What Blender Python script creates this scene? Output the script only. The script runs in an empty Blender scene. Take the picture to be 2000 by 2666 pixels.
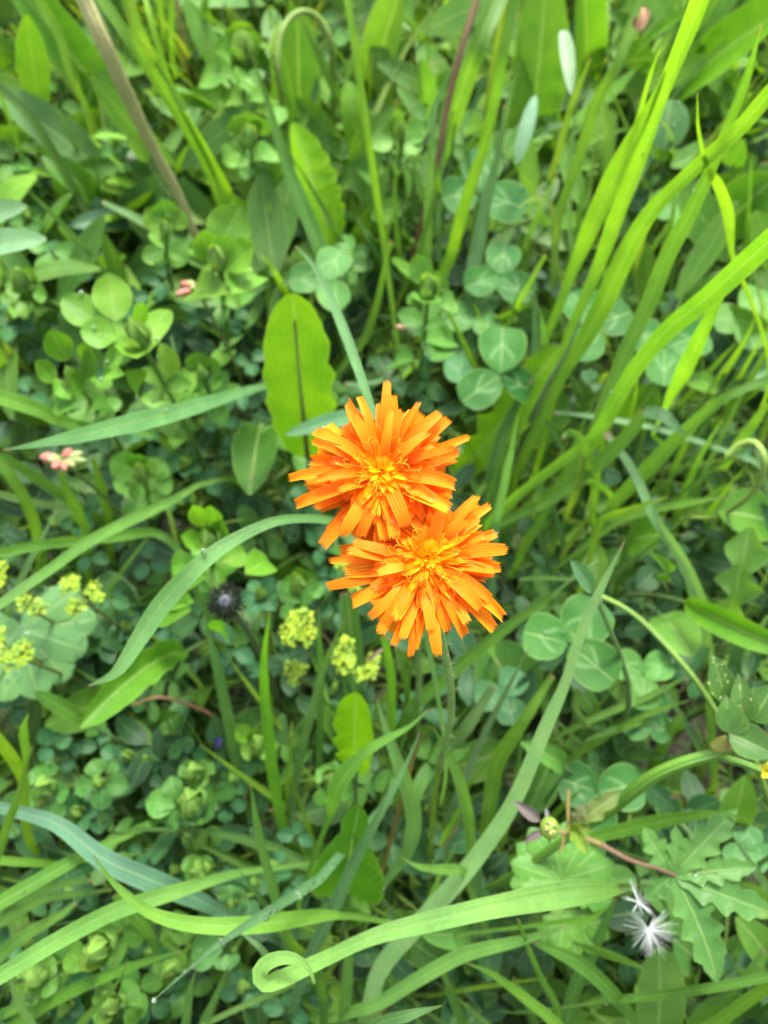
import bpy, math, random
import numpy as np
from mathutils import Vector, Matrix

RND = random.Random(11)
sc = bpy.context.scene
# ------------------------------------------------------------------ camera, light, exposure
CAM_H = 0.36                       # camera height over the soil, metres
TILT = math.radians(25)            # from straight down towards +Y
FPX = 2000.0                       # focal length in pixels of the 2000 x 2666 photograph
cd = bpy.data.cameras.new('camera')
cam = bpy.data.objects.new('camera', cd)
sc.collection.objects.link(cam)
cam.location = (0, 0, CAM_H)
cam.rotation_euler = (TILT, 0, 0)
cd.sensor_fit = 'VERTICAL'
cd.sensor_height = 36.0
cd.lens = 27.0
cd.clip_start = 0.005
cd.clip_end = 500
cd.dof.use_dof = True
cd.dof.focus_distance = 0.129
cd.dof.aperture_fstop = 20.0
cd.dof.aperture_blades = 0
sc.camera = cam

SUN_EL, SUN_AZ = math.radians(60), math.radians(14)      # azimuth measured from +Y towards +X
world = bpy.data.worlds.new('World')
sc.world = world
world.use_nodes = True
wn = world.node_tree.nodes
wl = world.node_tree.links
sky = wn.new('ShaderNodeTexSky')
sky.sky_type = 'NISHITA'
sky.sun_disc = False
sky.sun_elevation = SUN_EL
sky.sun_rotation = SUN_AZ
sky.air_density = 1.0
sky.dust_density = 4.0
hs = wn.new('ShaderNodeHueSaturation')
hs.inputs['Saturation'].default_value = 0.35          # high thin overcast: the blue is washed out
wl.new(sky.outputs[0], hs.inputs['Color'])
bg = wn['Background']
wl.new(hs.outputs[0], bg.inputs['Color'])
bg.inputs['Strength'].default_value = 0.13

sl = bpy.data.lights.new('sun', 'SUN')
sl.energy = 2.0
sl.angle = math.radians(14)
sl.color = (1.0, 0.96, 0.88)
sun = bpy.data.objects.new('sun', sl)
sc.collection.objects.link(sun)
sdir = Vector((math.sin(SUN_AZ) * math.cos(SUN_EL), math.cos(SUN_AZ) * math.cos(SUN_EL), math.sin(SUN_EL)))
sun.rotation_euler = sdir.to_track_quat('Z', 'Y').to_euler()
sun.location = sdir * 3

sc.view_settings.view_transform = 'Standard'
sc.view_settings.look = 'None'
sc.view_settings.exposure = 2.12
sc.view_settings.gamma = 1.0
sc.view_settings.use_curve_mapping = False
sc.render.engine = 'CYCLES'
sc.cycles.max_bounces = 10
sc.cycles.transmission_bounces = 6
sc.cycles.diffuse_bounces = 6
sc.cycles.use_denoising = True

# ------------------------------------------------------------------ picture point -> place
CT, ST = math.cos(TILT), math.sin(TILT)
CAMV = np.array([0, 0, CAM_H])
TILES = {'1': (0, 0), '2': (1000, 0), '3': (0, 650), '4': (1000, 650), '5': (0, 1300), '6': (1000, 1300), '7': (0, 1966), '8': (1000, 1966)}

def src(t, x, y):
    if t == 'F':
        return x * 1.20555, y * 1.20555
    if t == 'A':
        return 720 + x * .38577, 960 + y * .38577
    ox, oy = TILES[t]
    return ox + x * .602773, oy + y * .602773
PXS = {'F': 1.20555, 'A': .38577}
def pxs(t): return PXS.get(t, .602773)

def P(t, x, y, h):
    """the place h centimetres over the soil that the photograph shows at (x, y) of crop t"""
    sx, sy = src(t, x, y)
    u, v = (sx - 1000) / FPX, -(sy - 1333) / FPX
    d = np.array([u, v * CT + ST, v * ST - CT])
    return CAMV + d * ((CAM_H - h * .01) / -d[2])

def depth_of(p):
    q = np.asarray(p) - CAMV
    return q[2] * -CT + q[1] * ST

def wsize(t, npx, p):
    return npx * pxs(t) * depth_of(p) / FPX

def nrm(v):
    return v / (np.linalg.norm(v) + 1e-12)
UP = np.array([0, 0, 1.0])
def tocam(p): return nrm(CAMV - p)

# ------------------------------------------------------------------ mesh buffer
COL = sc.collection
class MB:
    def __init__(s): s.v, s.f, s.uv, s.n, s.tint = [], [], [], 0, []
    def grid(s, pts, uvs, flip=False, tint=None):
        """pts (rows, cols, 3)"""
        r, c = pts.shape[:2]
        s.v.append(pts.reshape(-1, 3)); s.uv.append(uvs.reshape(-1, 2))
        if tint is not None: s.tint.append(np.tile(tint, (r * c, 1)))
        i = np.arange(r * c).reshape(r, c) + s.n
        q = np.stack([i[:-1, :-1], i[:-1, 1:], i[1:, 1:], i[1:, :-1]], -1).reshape(-1, 4)
        s.f.append(q); s.n += r * c
    def tube(s, pts, rad, seg=6, cap=True):
        pts = np.asarray(pts, float); n = len(pts)
        rad = np.interp(np.linspace(0, 1, n), np.linspace(0, 1, len(rad)), rad) if hasattr(rad, '__len__') else np.full(n, rad)
        T = np.gradient(pts, axis=0); T /= np.linalg.norm(T, axis=1)[:, None] + 1e-12
        a = np.cross(T[0], UP if abs(T[0][2]) < .9 else np.array([1., 0, 0])); a = nrm(a)
        out = np.zeros((n, seg + 1, 3)); uv = np.zeros((n, seg + 1, 2))
        th = np.linspace(0, 2 * np.pi, seg + 1)
        for k in range(n):
            a = nrm(a - T[k] * a.dot(T[k])); b = np.cross(T[k], a)
            out[k] = pts[k] + rad[k] * (np.cos(th)[:, None] * a + np.sin(th)[:, None] * b)
            uv[k, :, 0] = th / (2 * np.pi); uv[k, :, 1] = k / (n - 1)
        s.grid(out, uv)
    def ball(s, c, r, seg=8, rings=6, sq=(1, 1, 1), jit=0):
        th = np.linspace(0, 2 * np.pi, seg + 1); ph = np.linspace(0.02, np.pi - .02, rings)
        g = np.zeros((rings, seg + 1, 3)); uv = np.zeros((rings, seg + 1, 2))
        for k, p in enumerate(ph):
            g[k, :, 0] = np.sin(p) * np.cos(th) * sq[0]; g[k, :, 1] = np.sin(p) * np.sin(th) * sq[1]; g[k, :, 2] = np.cos(p) * sq[2]
            uv[k, :, 0] = th / 6.2832; uv[k, :, 1] = k / (rings - 1)
        s.grid(g * r + np.asarray(c), uv)
    def mesh(s, name, m, origin=(0, 0, 0)):
        me = bpy.data.meshes.new(name)
        v = np.concatenate(s.v) - np.asarray(origin); f = np.concatenate(s.f); uv = np.concatenate(s.uv)
        me.vertices.add(len(v)); me.vertices.foreach_set('co', v.astype(np.float32).ravel())
        me.loops.add(len(f) * 4); me.loops.foreach_set('vertex_index', f.astype(np.int32).ravel())
        me.polygons.add(len(f))
        me.polygons.foreach_set('loop_start', (np.arange(len(f)) * 4).astype(np.int32))
        me.polygons.foreach_set('loop_total', np.full(len(f), 4, np.int32))
        me.polygons.foreach_set('use_smooth', np.ones(len(f), bool))
        l = me.uv_layers.new(name='UVMap'); l.data.foreach_set('uv', uv[f.ravel()].astype(np.float32).ravel())
        if s.tint:
            a = me.color_attributes.new('tint', 'FLOAT_COLOR', 'POINT')
            t = np.concatenate(s.tint); t = np.concatenate([t, np.ones((len(t), 1))], 1)
            a.data.foreach_set('color', t.astype(np.float32).ravel())
        me.update(); me.validate()
        me.materials.append(m)
        return me
    def build(s, name, m, parent=None, origin=None, col=None):
        if parent is not None: origin = wloc(parent)
        elif origin is None: origin = (0, 0, 0)
        o = bpy.data.objects.new(name, s.mesh(name, m, origin)); COL.objects.link(o)
        if parent is not None: o.parent = parent
        else: o.location = origin
        if col is not None: o.color = (*col, 1)
        return o

def wloc(o):
    v = Vector((0, 0, 0))
    while o is not None: v = v + o.location; o = o.parent
    return tuple(v)
def thing(name, label, cat, loc, group=None):
    o = bpy.data.objects.new(name, None); COL.objects.link(o)
    o.location = tuple(loc); o.empty_display_size = .01
    return tag(o, label, cat, group)
def tag(o, label, cat, group=None):
    o['label'] = label; o['category'] = cat; o['kind'] = 'thing'
    if group: o['group'] = group
    return o
def linked(name, me, parent, loc, rot, scale, col):
    o = bpy.data.objects.new(name, me); COL.objects.link(o); o.parent = parent
    o.location = tuple(loc); o.rotation_euler = rot; o.scale = (scale,) * 3 if not hasattr(scale, '__len__') else scale
    o.color = (*col, 1); return o

def catmull(pts, n):
    p = np.asarray(pts, float)
    if len(p) == 2: return p[0] + np.linspace(0, 1, n)[:, None] * (p[1] - p[0])
    q = np.concatenate([[2 * p[0] - p[1]], p, [2 * p[-1] - p[-2]]])
    d = np.concatenate([[0], np.cumsum(np.linalg.norm(np.diff(p[:, :3], axis=0), axis=1))]); d /= d[-1]
    out = []
    for s in np.linspace(0, 1, n):
        k = min(np.searchsorted(d, s, 'right') - 1, len(p) - 2)
        t = (s - d[k]) / (d[k + 1] - d[k] + 1e-12)
        a, b, c, e = q[k], q[k + 1], q[k + 2], q[k + 3]
        out.append(.5 * (2 * b + (c - a) * t + (2 * a - 5 * b + 4 * c - e) * t * t + (3 * b - a - 3 * c + e) * t ** 3))
    return np.array(out)

def profile(v, a, b):
    m = a / (a + b)
    return (v ** a) * ((1 - v) ** b) / ((m ** a) * ((1 - m) ** b))

def vary(c, amt=.12):
    if c[1] > c[0] and c[1] > c[2]: c = (c[0] * .83, c[1] * 1.02, c[2] * (.74 if c[2] < .3 * c[1] else 1.))      # fresh June green
    k = 1 + RND.uniform(-amt, amt); w = RND.uniform(-amt, amt) * .6
    return (max(0, c[0] * k * (1 + w)), c[1] * k, max(0, c[2] * k * (1 - w)))

# ------------------------------------------------------------------ materials
def nodes(name):
    m = bpy.data.materials.new(name); m.use_nodes = True
    nt = m.node_tree; nt.nodes.clear()
    return m, nt
class NT:
    def __init__(s, nt): s.nt = nt
    def n(s, t, **kw):
        x = s.nt.nodes.new('ShaderNode' + t)
        for k, v in kw.items(): setattr(x, k, v)
        return x
    def l(s, a, b): s.nt.links.new(a, b)
    def put(s, sock, v):
        if hasattr(v, 'is_output'): s.l(v, sock)
        elif hasattr(v, '__len__') and len(v) == 3 and sock.type == 'RGBA': sock.default_value = (*v, 1)
        else: sock.default_value = v
    def m(s, op, a, b=0.0, c=None, clamp=False):
        x = s.n('Math', operation=op); x.use_clamp = clamp
        s.put(x.inputs[0], a); s.put(x.inputs[1], b)
        if c is not None: s.put(x.inputs[2], c)
        return x.outputs[0]
    def mix(s, f, a, b, mode='MIX'):
        x = s.n('MixRGB', blend_type=mode)
        s.put(x.inputs[0], f); s.put(x.inputs[1], a); s.put(x.inputs[2], b)
        return x.outputs[0]
    def ss(s, x, a, b):
        y = s.n('MapRange', interpolation_type='SMOOTHSTEP')
        s.put(y.inputs[0], x); y.inputs[1].default_value = a; y.inputs[2].default_value = b
        return y.outputs[0]
    def noise(s, vec, scale, detail=2, rough=.5, w=None):
        x = s.n('TexNoise'); s.put(x.inputs['Vector'], vec)
        if w is not None:
            x.noise_dimensions = '4D'; s.put(x.inputs['W'], w)
        x.inputs['Scale'].default_value = scale; x.inputs['Detail'].default_value = detail; x.inputs['Roughness'].default_value = rough
        return x.outputs['Fac']

def leaf_mat(name, kind, trans=.4, rough=.42, tint=False, tmul=(1.3, 1.3, .32), spec=.27, bump=.75):
    mt, nt = nodes(name); k = NT(nt)
    out = k.n('OutputMaterial'); oi = k.n('ObjectInfo'); tc = k.n('TexCoord'); sep = k.n('SeparateXYZ')
    k.l(tc.outputs['UV'], sep.inputs[0]); u, v = sep.outputs[0], sep.outputs[1]
    if tint:
        at = k.n('Attribute', attribute_name='tint'); base = at.outputs['Color']; rnd = 0.37
    else:
        base = oi.outputs['Color']; rnd = oi.outputs['Random']
    w = k.m('MULTIPLY', rnd, 40.0)
    big = k.noise(tc.outputs['Object'], 70, 3, .55, w)
    fine = k.noise(tc.outputs['Object'], 900, 3, .6, w)
    val = k.m('ADD', k.m('MULTIPLY', big, .85), k.m('MULTIPLY', fine, .45)); val = k.m('ADD', val, .35)
    hsv = k.n('HueSaturation'); k.put(hsv.inputs['Color'], base); k.put(hsv.inputs['Value'], val)
    k.put(hsv.inputs['Hue'], k.m('ADD', .5, k.m('MULTIPLY', k.m('SUBTRACT', big, .5), -.045)))
    c = hsv.outputs[0]; height = k.m('MULTIPLY', fine, .25)
    au = k.m('ABSOLUTE', k.m('SUBTRACT', u, .5))       # 0 at the midrib .. .5 at the edge
    if kind == 'grass':
        st = k.m('SINE', k.m('MULTIPLY', u, 82.0)); st2 = k.m('SINE', k.m('MULTIPLY', u, 31.0))
        c = k.mix(k.m('MULTIPLY', k.m('ADD', st, 1.0), .09), c, (.30, .42, .16))
        rib = k.ss(au, .07, .0)
        c = k.mix(k.m('MULTIPLY', rib, .34), c, (.34, .46, .18))
        edge = k.ss(au, .44, .5); c = k.mix(k.m('MULTIPLY', edge, .28), c, (.32, .42, .16))
        tip = k.ss(v, .975, 1.0)
        c = k.mix(k.m('MULTIPLY', tip, .8), c, (.30, .17, .13))
        # yellowed lengths and small pale or brown flecks
        ln = k.n('Mapping'); k.l(tc.outputs['UV'], ln.inputs['Vector']); ln.inputs['Scale'].default_value = (2.5, 9, 1)
        fl = k.noise(ln.outputs[0], 5, 4, .7, w)
        c = k.mix(k.m('MULTIPLY', k.ss(fl, .62, .74), .6), c, (.34, .36, .10))
        c = k.mix(k.m('MULTIPLY', k.ss(fl, .40, .26), .5), c, (.04, .11, .015))
        spot = k.ss(k.noise(tc.outputs['Object'], 330, 1, .5, w), .74, .80); c = k.mix(k.m('MULTIPLY', spot, .7), c, (.30, .22, .10))
        height = k.m('ADD', height, k.m('ADD', k.m('MULTIPLY', st, .35), k.m('MULTIPLY', st2, .3)))
    elif kind in ('broad', 'trefoil', 'clover'):
        nv = {'broad': 9.0, 'trefoil': 7.0, 'clover': 13.0}[kind]
        sk = {'broad': 1.1, 'trefoil': 1.2, 'clover': .9}[kind]
        warp = k.m('MULTIPLY', k.m('SUBTRACT', big, .5), .12)
        ph = k.m('FRACT', k.m('MULTIPLY', k.m('ADD', k.m('SUBTRACT', v, k.m('MULTIPLY', au, sk)), k.m('ADD', warp, 2.0)), nv))
        vein = k.ss(k.m('ABSOLUTE', k.m('SUBTRACT', ph, .5)), .10, .0)
        rib = k.ss(au, .045 if kind == 'broad' else .025, .0)
        st = {'broad': .22, 'trefoil': .10, 'clover': .09}[kind]
        c = k.mix(k.m('MULTIPLY', vein, st), c, (.30, .42, .14))
        c = k.mix(k.m('MULTIPLY', rib, .5), c, (.33, .45, .16))
        edge = k.ss(au, .455, .5); c = k.mix(k.m('MULTIPLY', edge, .3), c, (.30, .45, .12))
        if kind == 'clover':
            bend = k.m('ADD', k.m('SUBTRACT', v, .62), k.m('MULTIPLY', au, 1.15))
            bend = k.m('ADD', bend, k.m('MULTIPLY', k.m('SUBTRACT', fine, .5), .10))
            ch = k.m('MULTIPLY', k.ss(k.m('ABSOLUTE', bend), .10, .02), k.ss(au, .36, .26))
            c = k.mix(k.m('MULTIPLY', ch, .30), c, (.20, .34, .14))
        bl = k.ss(k.noise(tc.outputs['Object'], 150, 4, .7, w), .68, .74); c = k.mix(k.m('MULTIPLY', bl, .65), c, (.20, .15, .05))
        sp = k.ss(k.noise(tc.outputs['Object'], 260, 2, .5, w), .66, .76)
        c = k.mix(k.m('MULTIPLY', sp, .35), c, (.26, .30, .07))
        height = k.m('ADD', height, k.m('ADD', k.m('MULTIPLY', vein, -.5), k.m('MULTIPLY', rib, -.8)))
        height = k.m('ADD', height, k.m('MULTIPLY', big, 1.2))
    elif kind == 'petal':
        c = k.mix(.75, c, base)
        st = k.m('ABSOLUTE', k.m('SINE', k.m('MULTIPLY', u, 15.7)))
        line = k.ss(st, .34, .0)
        c = k.mix(k.m('MULTIPLY', line, .38), c, (.66, .10, .004))
        c = k.mix(k.m('MULTIPLY', k.ss(v, .45, .98), .28), c, (.90, .38, .016))
        wear = k.m('MULTIPLY', k.ss(v, .90, 1.0), k.ss(big, .55, .66))
        c = k.mix(k.m('MULTIPLY', wear, .22), c, (.85, .60, .25))
        height = k.m('ADD', height, k.m('MULTIPLY', line, -.9))
    elif kind == 'stem':
        ln = k.n('Mapping'); k.l(tc.outputs['UV'], ln.inputs['Vector']); ln.inputs['Scale'].default_value = (6, 24, 1)
        fl = k.noise(ln.outputs[0], 3, 3, .6, w)
        c = k.mix(k.m('MULTIPLY', k.ss(fl, .5, .75), .5), c, (.18, .10, .05))
        c = k.mix(k.m('MULTIPLY', k.ss(fl, .45, .25), .3), c, (.26, .34, .12))
        height = k.m('ADD', height, k.m('SINE', k.m('MULTIPLY', u, 50.0)))
    bp = k.n('Bump'); bp.inputs['Strength'].default_value = bump; bp.inputs['Distance'].default_value = .00022
    k.put(bp.inputs['Height'], height)
    pr = k.n('BsdfPrincipled'); k.put(pr.inputs['Base Color'], c)
    k.put(pr.inputs['Roughness'], k.m('ADD', rough - .08, k.m('MULTIPLY', fine, .18)))
    pr.inputs['Specular IOR Level'].default_value = spec
    k.l(bp.outputs[0], pr.inputs['Normal'])
    if trans > 0:
        tr = k.n('BsdfTranslucent'); k.put(tr.inputs['Color'], k.mix(1.0, c, tmul, 'MULTIPLY'))
        mx = k.n('MixShader'); mx.inputs[0].default_value = trans
        k.l(pr.outputs[0], mx.inputs[1]); k.l(tr.outputs[0], mx.inputs[2]); k.l(mx.outputs[0], out.inputs[0])
    else: k.l(pr.outputs[0], out.inputs[0])
    return mt

M = {}
M['grass'] = leaf_mat('grass_blade_green', 'grass', .42, .40)
M['broad'] = leaf_mat('broad_leaf_green', 'broad', .42, .42)
M['trefoil'] = leaf_mat('trefoil_leaf_green', 'trefoil', .36, .5)
M['clover'] = leaf_mat('clover_leaf_green', 'clover', .24, .55, spec=.18)
M['stem'] = leaf_mat('stem_green', 'stem', .12, .45)
M['petal'] = leaf_mat('orange_petal', 'petal', .45, .5, tmul=(1.15, 1.0, .3), spec=.14)
M['dull'] = leaf_mat('plain_plant_tissue', 'plain', .25, .6, tmul=(1.1, 1.1, .8), spec=.25)
M['grass_mass'] = leaf_mat('undergrowth_grass', 'grass', .42, .45, tint=True)
M['leaf_mass'] = leaf_mat('undergrowth_leaves', 'trefoil', .34, .5, tint=True)

def soil_mat():
    mt, nt = nodes('dark_soil'); k = NT(nt); out = k.n('OutputMaterial'); tc = k.n('TexCoord')
    a = k.noise(tc.outputs['Object'], 45, 6, .65); b = k.noise(tc.outputs['Object'], 300, 4, .6); far = k.noise(tc.outputs['Object'], 3, 4, .6)
    c = k.mix(a, (.012, .011, .007), (.045, .035, .02)); c = k.mix(k.ss(b, .5, .7), c, (.02, .04, .01))
    c = k.mix(k.ss(far, .35, .6), c, (.03, .06, .014))
    pr = k.n('BsdfPrincipled'); k.put(pr.inputs['Base Color'], c); pr.inputs['Roughness'].default_value = .9
    bp = k.n('Bump'); bp.inputs['Distance'].default_value = .004; k.put(bp.inputs['Height'], k.m('ADD', a, k.m('MULTIPLY', b, .4)))
    k.l(bp.outputs[0], pr.inputs['Normal']); k.l(pr.outputs[0], out.inputs[0]); return mt
def water_mat():
    mt, nt = nodes('dew_water'); k = NT(nt); out = k.n('OutputMaterial'); pr = k.n('BsdfPrincipled')
    pr.inputs['Base Color'].default_value = (1, 1, 1, 1); pr.inputs['Roughness'].default_value = .02
    pr.inputs['Transmission Weight'].default_value = 1; pr.inputs['IOR'].default_value = 1.33
    k.l(pr.outputs[0], out.inputs[0]); return mt
def fluff_mat():
    mt, nt = nodes('white_seed_hair'); k = NT(nt); out = k.n('OutputMaterial'); pr = k.n('BsdfPrincipled')
    pr.inputs['Base Color'].default_value = (.82, .85, .84, 1); pr.inputs['Roughness'].default_value = .4
    tr = k.n('BsdfTranslucent'); tr.inputs['Color'].default_value = (.8, .84, .84, 1)
    mx = k.n('MixShader'); mx.inputs[0].default_value = .6
    k.l(pr.outputs[0], mx.inputs[1]); k.l(tr.outputs[0], mx.inputs[2]); k.l(mx.outputs[0], out.inputs[0]); return mt
M['soil'] = soil_mat(); M['water'] = water_mat(); M['fluff'] = fluff_mat()

# leaf colours of the plants (linear)
Y = (.185, .32, .014); L = (.12, .245, .028); G = (.070, .170, .022); B = (.070, .165, .052)
S = (.165, .270, .115); D = (.032, .095, .014); V = (.170, .235, .035)
BROWN = (.13, .09, .045); RED = (.20, .075, .045)
# ------------------------------------------------------------------ plant builders
def ribbon(mb, pts, wid, fold=.22, roll=0., twist=0., nu=5, wave=0., normal=None, vr=(0, 1)):
    """a grass leaf: a strip with a keel, wid = full width at each point, roll and twist in degrees round its length"""
    n = len(pts); T = np.gradient(pts, axis=0)
    us = np.linspace(-1, 1, nu); g = np.zeros((n, nu, 3)); uv = np.zeros((n, nu, 2))
    prev = None
    for i in range(n):
        t = nrm(T[i]); nn = tocam(pts[i]) if normal is None else normal
        side = nrm(np.cross(t, nn))
        if prev is not None and side.dot(prev) < 0: side = -side
        prev = side
        up = nrm(np.cross(side, t))
        if up.dot(nn) < 0: up = -up
        a = math.radians(roll + twist * i / (n - 1))
        s2 = side * math.cos(a) + up * math.sin(a); u2 = up * math.cos(a) - side * math.sin(a)
        hw = wid[i] / 2
        off = fold * hw * np.abs(us)[:, None] ** 1.4
        if wave: off = off + (wave * hw * np.sin(us * 2.2 + i * .9))[:, None]
        g[i] = pts[i] + us[:, None] * hw * s2 + off * u2
        uv[i, :, 0] = (us + 1) / 2; uv[i, :, 1] = vr[0] + (vr[1] - vr[0]) * i / (n - 1)
    mb.grid(g, uv)

def parse(s): return [tuple(float(a) for a in q.split(',')) for q in s.split()]

def track(t, pts, hs, n, root=True):
    """3-D points along a traced line (first point = root end), led down to the soil from the root"""
    xy = np.array(pts); d = np.concatenate([[0], np.cumsum(np.linalg.norm(np.diff(xy, axis=0), axis=1))]); d /= d[-1]
    hh = np.interp(d, np.linspace(0, 1, len(hs)), hs)
    p3 = np.array([P(t, x, y, h) for (x, y), h in zip(pts, hh)])
    c = catmull(p3, n)
    if root and hh[0] > .6:
        dr = c[0] - c[1]; dr[2] = 0; dr = nrm(dr); h = c[0][2]
        ext = catmull(np.array([c[1], c[0], c[0] + dr * h * .28 - UP * h * .45, c[0] + dr * h * .36 - UP * (h + .004)]), 12)
        k = np.argmin(np.linalg.norm(ext - c[0], axis=1))
        return np.concatenate([ext[k + 1:][::-1], c]), len(ext) - k - 1
    return c, 0

def dew(o, count, size=(.00035, .0009)):
    """round drops of water standing on a leaf, children of the leaf"""
    me = o.data; nv = len(me.vertices); nrmls = me.vertices
    for _ in range(count):
        v = me.vertices[RND.randrange(nv // 6, nv)]; r = RND.uniform(*size)
        nn = v.normal if v.normal.z > 0 else -v.normal
        d = linked('water_drop', DROP, o, v.co + nn * r * .5, (0, 0, 0), r, (1, 1, 1))

dm = MB(); dm.ball((0, 0, 0), 1, 10, 8); DROP = dm.mesh('water_drop', M['water'])

def g(t, pts, hs, ws, col, label, fold=.30, roll=None, twist=0., mat='grass', name='grass_leaf', cat='grass blade', n=None, drops=0, group=None, wave=.05, root=True):
    """one traced grass leaf, given from its root end to its tip"""
    pts = parse(pts); n = n or (10 + 3 * len(pts))
    c, ne = track(t, pts, hs, n, root)
    w = np.interp(np.linspace(0, 1, n), np.linspace(0, 1, len(ws)), ws)
    w = np.array([wsize(t, a, p) * .84 for a, p in zip(w, c[ne:])])
    w = np.concatenate([np.linspace(w[0] * .6, w[0], ne, endpoint=False), w]) if ne else w
    if roll is None: roll = RND.uniform(-34, 34)
    org = c[0]; mb = MB()
    ribbon(mb, c, w, fold, roll, twist, wave=wave)
    o = mb.build(name, M[mat], None, org, vary(col, .1))
    tag(o, label, cat, group)
    if drops: dew(o, drops)
    return o

def stalk(t, pts, hs, ws, col, label, name='flower_stalk', cat='stalk', mat='stem', hairs=0, group=None):
    pts = parse(pts); n = 8 + 4 * len(pts)
    c, ne = track(t, pts, hs, n)
    w = np.interp(np.linspace(0, 1, n), np.linspace(0, 1, len(ws)), ws)
    w = np.array([wsize(t, a, p) for a, p in zip(w, c[ne:])]) / 2
    w = np.concatenate([np.full(ne, w[0]), w]); mb = MB(); mb.tube(c, w, 8)
    o = mb.build(name, M[mat], None, c[0], vary(col, .06)); tag(o, label, cat, group)
    if hairs: hair_on(o, c, w, hairs)
    return o

def hair_on(o, c, w, count, ln=.0016, org=None):
    mb = MB(); org = np.array(o.location)
    for _ in range(count):
        i = RND.randrange(len(c) // 3, len(c)); p = c[i] + (c[min(i + 1, len(c) - 1)] - c[i]) * RND.random()
        d = nrm(np.array([RND.gauss(0, 1), RND.gauss(0, 1), RND.gauss(0, .4)])); d = nrm(d)
        mb.tube([p + d * w[i] * .8, p + d * (w[i] + ln * RND.uniform(.5, 1))], [.00005, .00001], 3)
    h = mb.build('hairs', M['dull'], o, tuple(org), (.35, .40, .28)); h['kind'] = 'stuff'; return h

def leaf_grid(mb, A, Bp, W, nh, pa=.5, pb=.5, arch=.12, cup=.25, teeth=0, tamp=.0, tskew=.7, wav=.0, nv=None, nu=9, side=0., roll=0., tl=1., tr=1., seed=0, droop=None):
    """a leaf from base A to tip Bp: full width W, profile powers pa, pb, teeth on each edge, side = sideways bow"""
    A, Bp = np.asarray(A, float), np.asarray(Bp, float); L0 = np.linalg.norm(Bp - A); t = (Bp - A) / L0
    s = nrm(np.cross(t, nh)); up = nrm(np.cross(s, t)); up = up if up.dot(nh) > 0 else -up
    if roll:
        a = math.radians(roll); s, up = s * math.cos(a) + up * math.sin(a), up * math.cos(a) - s * math.sin(a)
    nv = nv or (14 if not teeth else max(26, int(teeth * 5)))
    rr = random.Random(seed or RND.random())
    v = np.linspace(0, 1, nv); prof = profile(np.clip(v, .004, .996), pa, pb); prof[0] *= .6
    us = np.linspace(-1, 1, nu); gm = np.zeros((nv, nu, 3)); uv = np.zeros((nv, nu, 2))
    ph1, ph2 = rr.uniform(0, 6), rr.uniform(0, 6)
    for i in range(nv):
        ctr = A + t * L0 * v[i] + up * (arch * L0 * 4 * v[i] * (1 - v[i])) + s * (side * L0 * 4 * v[i] * (1 - v[i]))
        if droop: ctr = ctr - UP * droop * L0 * v[i] ** 2
        el = er = prof[i]
        if teeth:
            f = (v[i] * teeth) % 1.0; saw = f / tskew if f < tskew else (1 - f) / (1 - tskew)
            f2 = (v[i] * teeth * .93 + .37) % 1.0; saw2 = f2 / tskew if f2 < tskew else (1 - f2) / (1 - tskew)
            m = math.sin(math.pi * min(1, v[i] * 1.15)) ** .5 if v[i] < .87 else .6
            el *= 1 - min(.85, tamp * 1.7) * tl * (1 - saw) * m; er *= 1 - min(.85, tamp * 1.7) * tr * (1 - saw2) * m
        wd = np.where(us < 0, el, er) * us * W / 2
        h = cup * np.abs(us) ** 1.7 * prof[i] * W / 2
        h = h + wav * W * (np.sin(v[i] * 11 + ph1) * np.clip(-us, 0, 1) + np.sin(v[i] * 9 + ph2) * np.clip(us, 0, 1))
        gm[i] = ctr + wd[:, None] * s + h[:, None] * up
        uv[i, :, 0] = (us + 1) / 2; uv[i, :, 1] = v[i]
    mb.grid(gm, uv)

def leaf(t, pts, hs, w, col, label, mat='broad', name='meadow_leaf', cat='leaf', face=.5, petiole=True, drops=0, group=None, rib=None, **kw):
    """one traced broad leaf: base and tip in the picture, their heights, full width in picture units"""
    (x0, y0), (x1, y1) = parse(pts)
    A, Bp = P(t, x0, y0, hs[0]), P(t, x1, y1, hs[1]); mid = (A + Bp) / 2
    nh = nrm(tocam(mid) * face + UP * (1 - face)); mb = MB()
    leaf_grid(mb, A, Bp, wsize(t, w, mid), nh, **kw)
    o = mb.build(name, M[mat], None, A, vary(col, .07)); tag(o, label, cat, group)
    dr = nrm((A - Bp) * np.array([1, 1, 0])) if np.linalg.norm((A - Bp)[:2]) > 1e-5 else np.array([0, -1., 0])
    if petiole and A[2] > .004:
        g0 = A + dr * A[2] * .35; g0[2] = -.002
        pb = MB(); pb.tube(catmull([A + (Bp - A) * .06, A, A + dr * A[2] * .22 - UP * A[2] * .4, g0], 9), [.0006, .0009, .0012, .0014], 6)
        pb.build('petiole', M['stem'], o, tuple(A), vary((.13, .2, .06), .1))
    if rib:
        pb = MB(); q = []
        for f in np.linspace(.0, .86, 10):
            q.append(A + (Bp - A) * f + nh * (kw.get('arch', .12) * np.linalg.norm(Bp - A) * 4 * f * (1 - f) + .0005))
        pb.tube(q, [.0011, .0004], 6); pb.build('midrib', M['dull'], o, tuple(A), rib)
    if drops: dew(o, drops)
    return o

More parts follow.
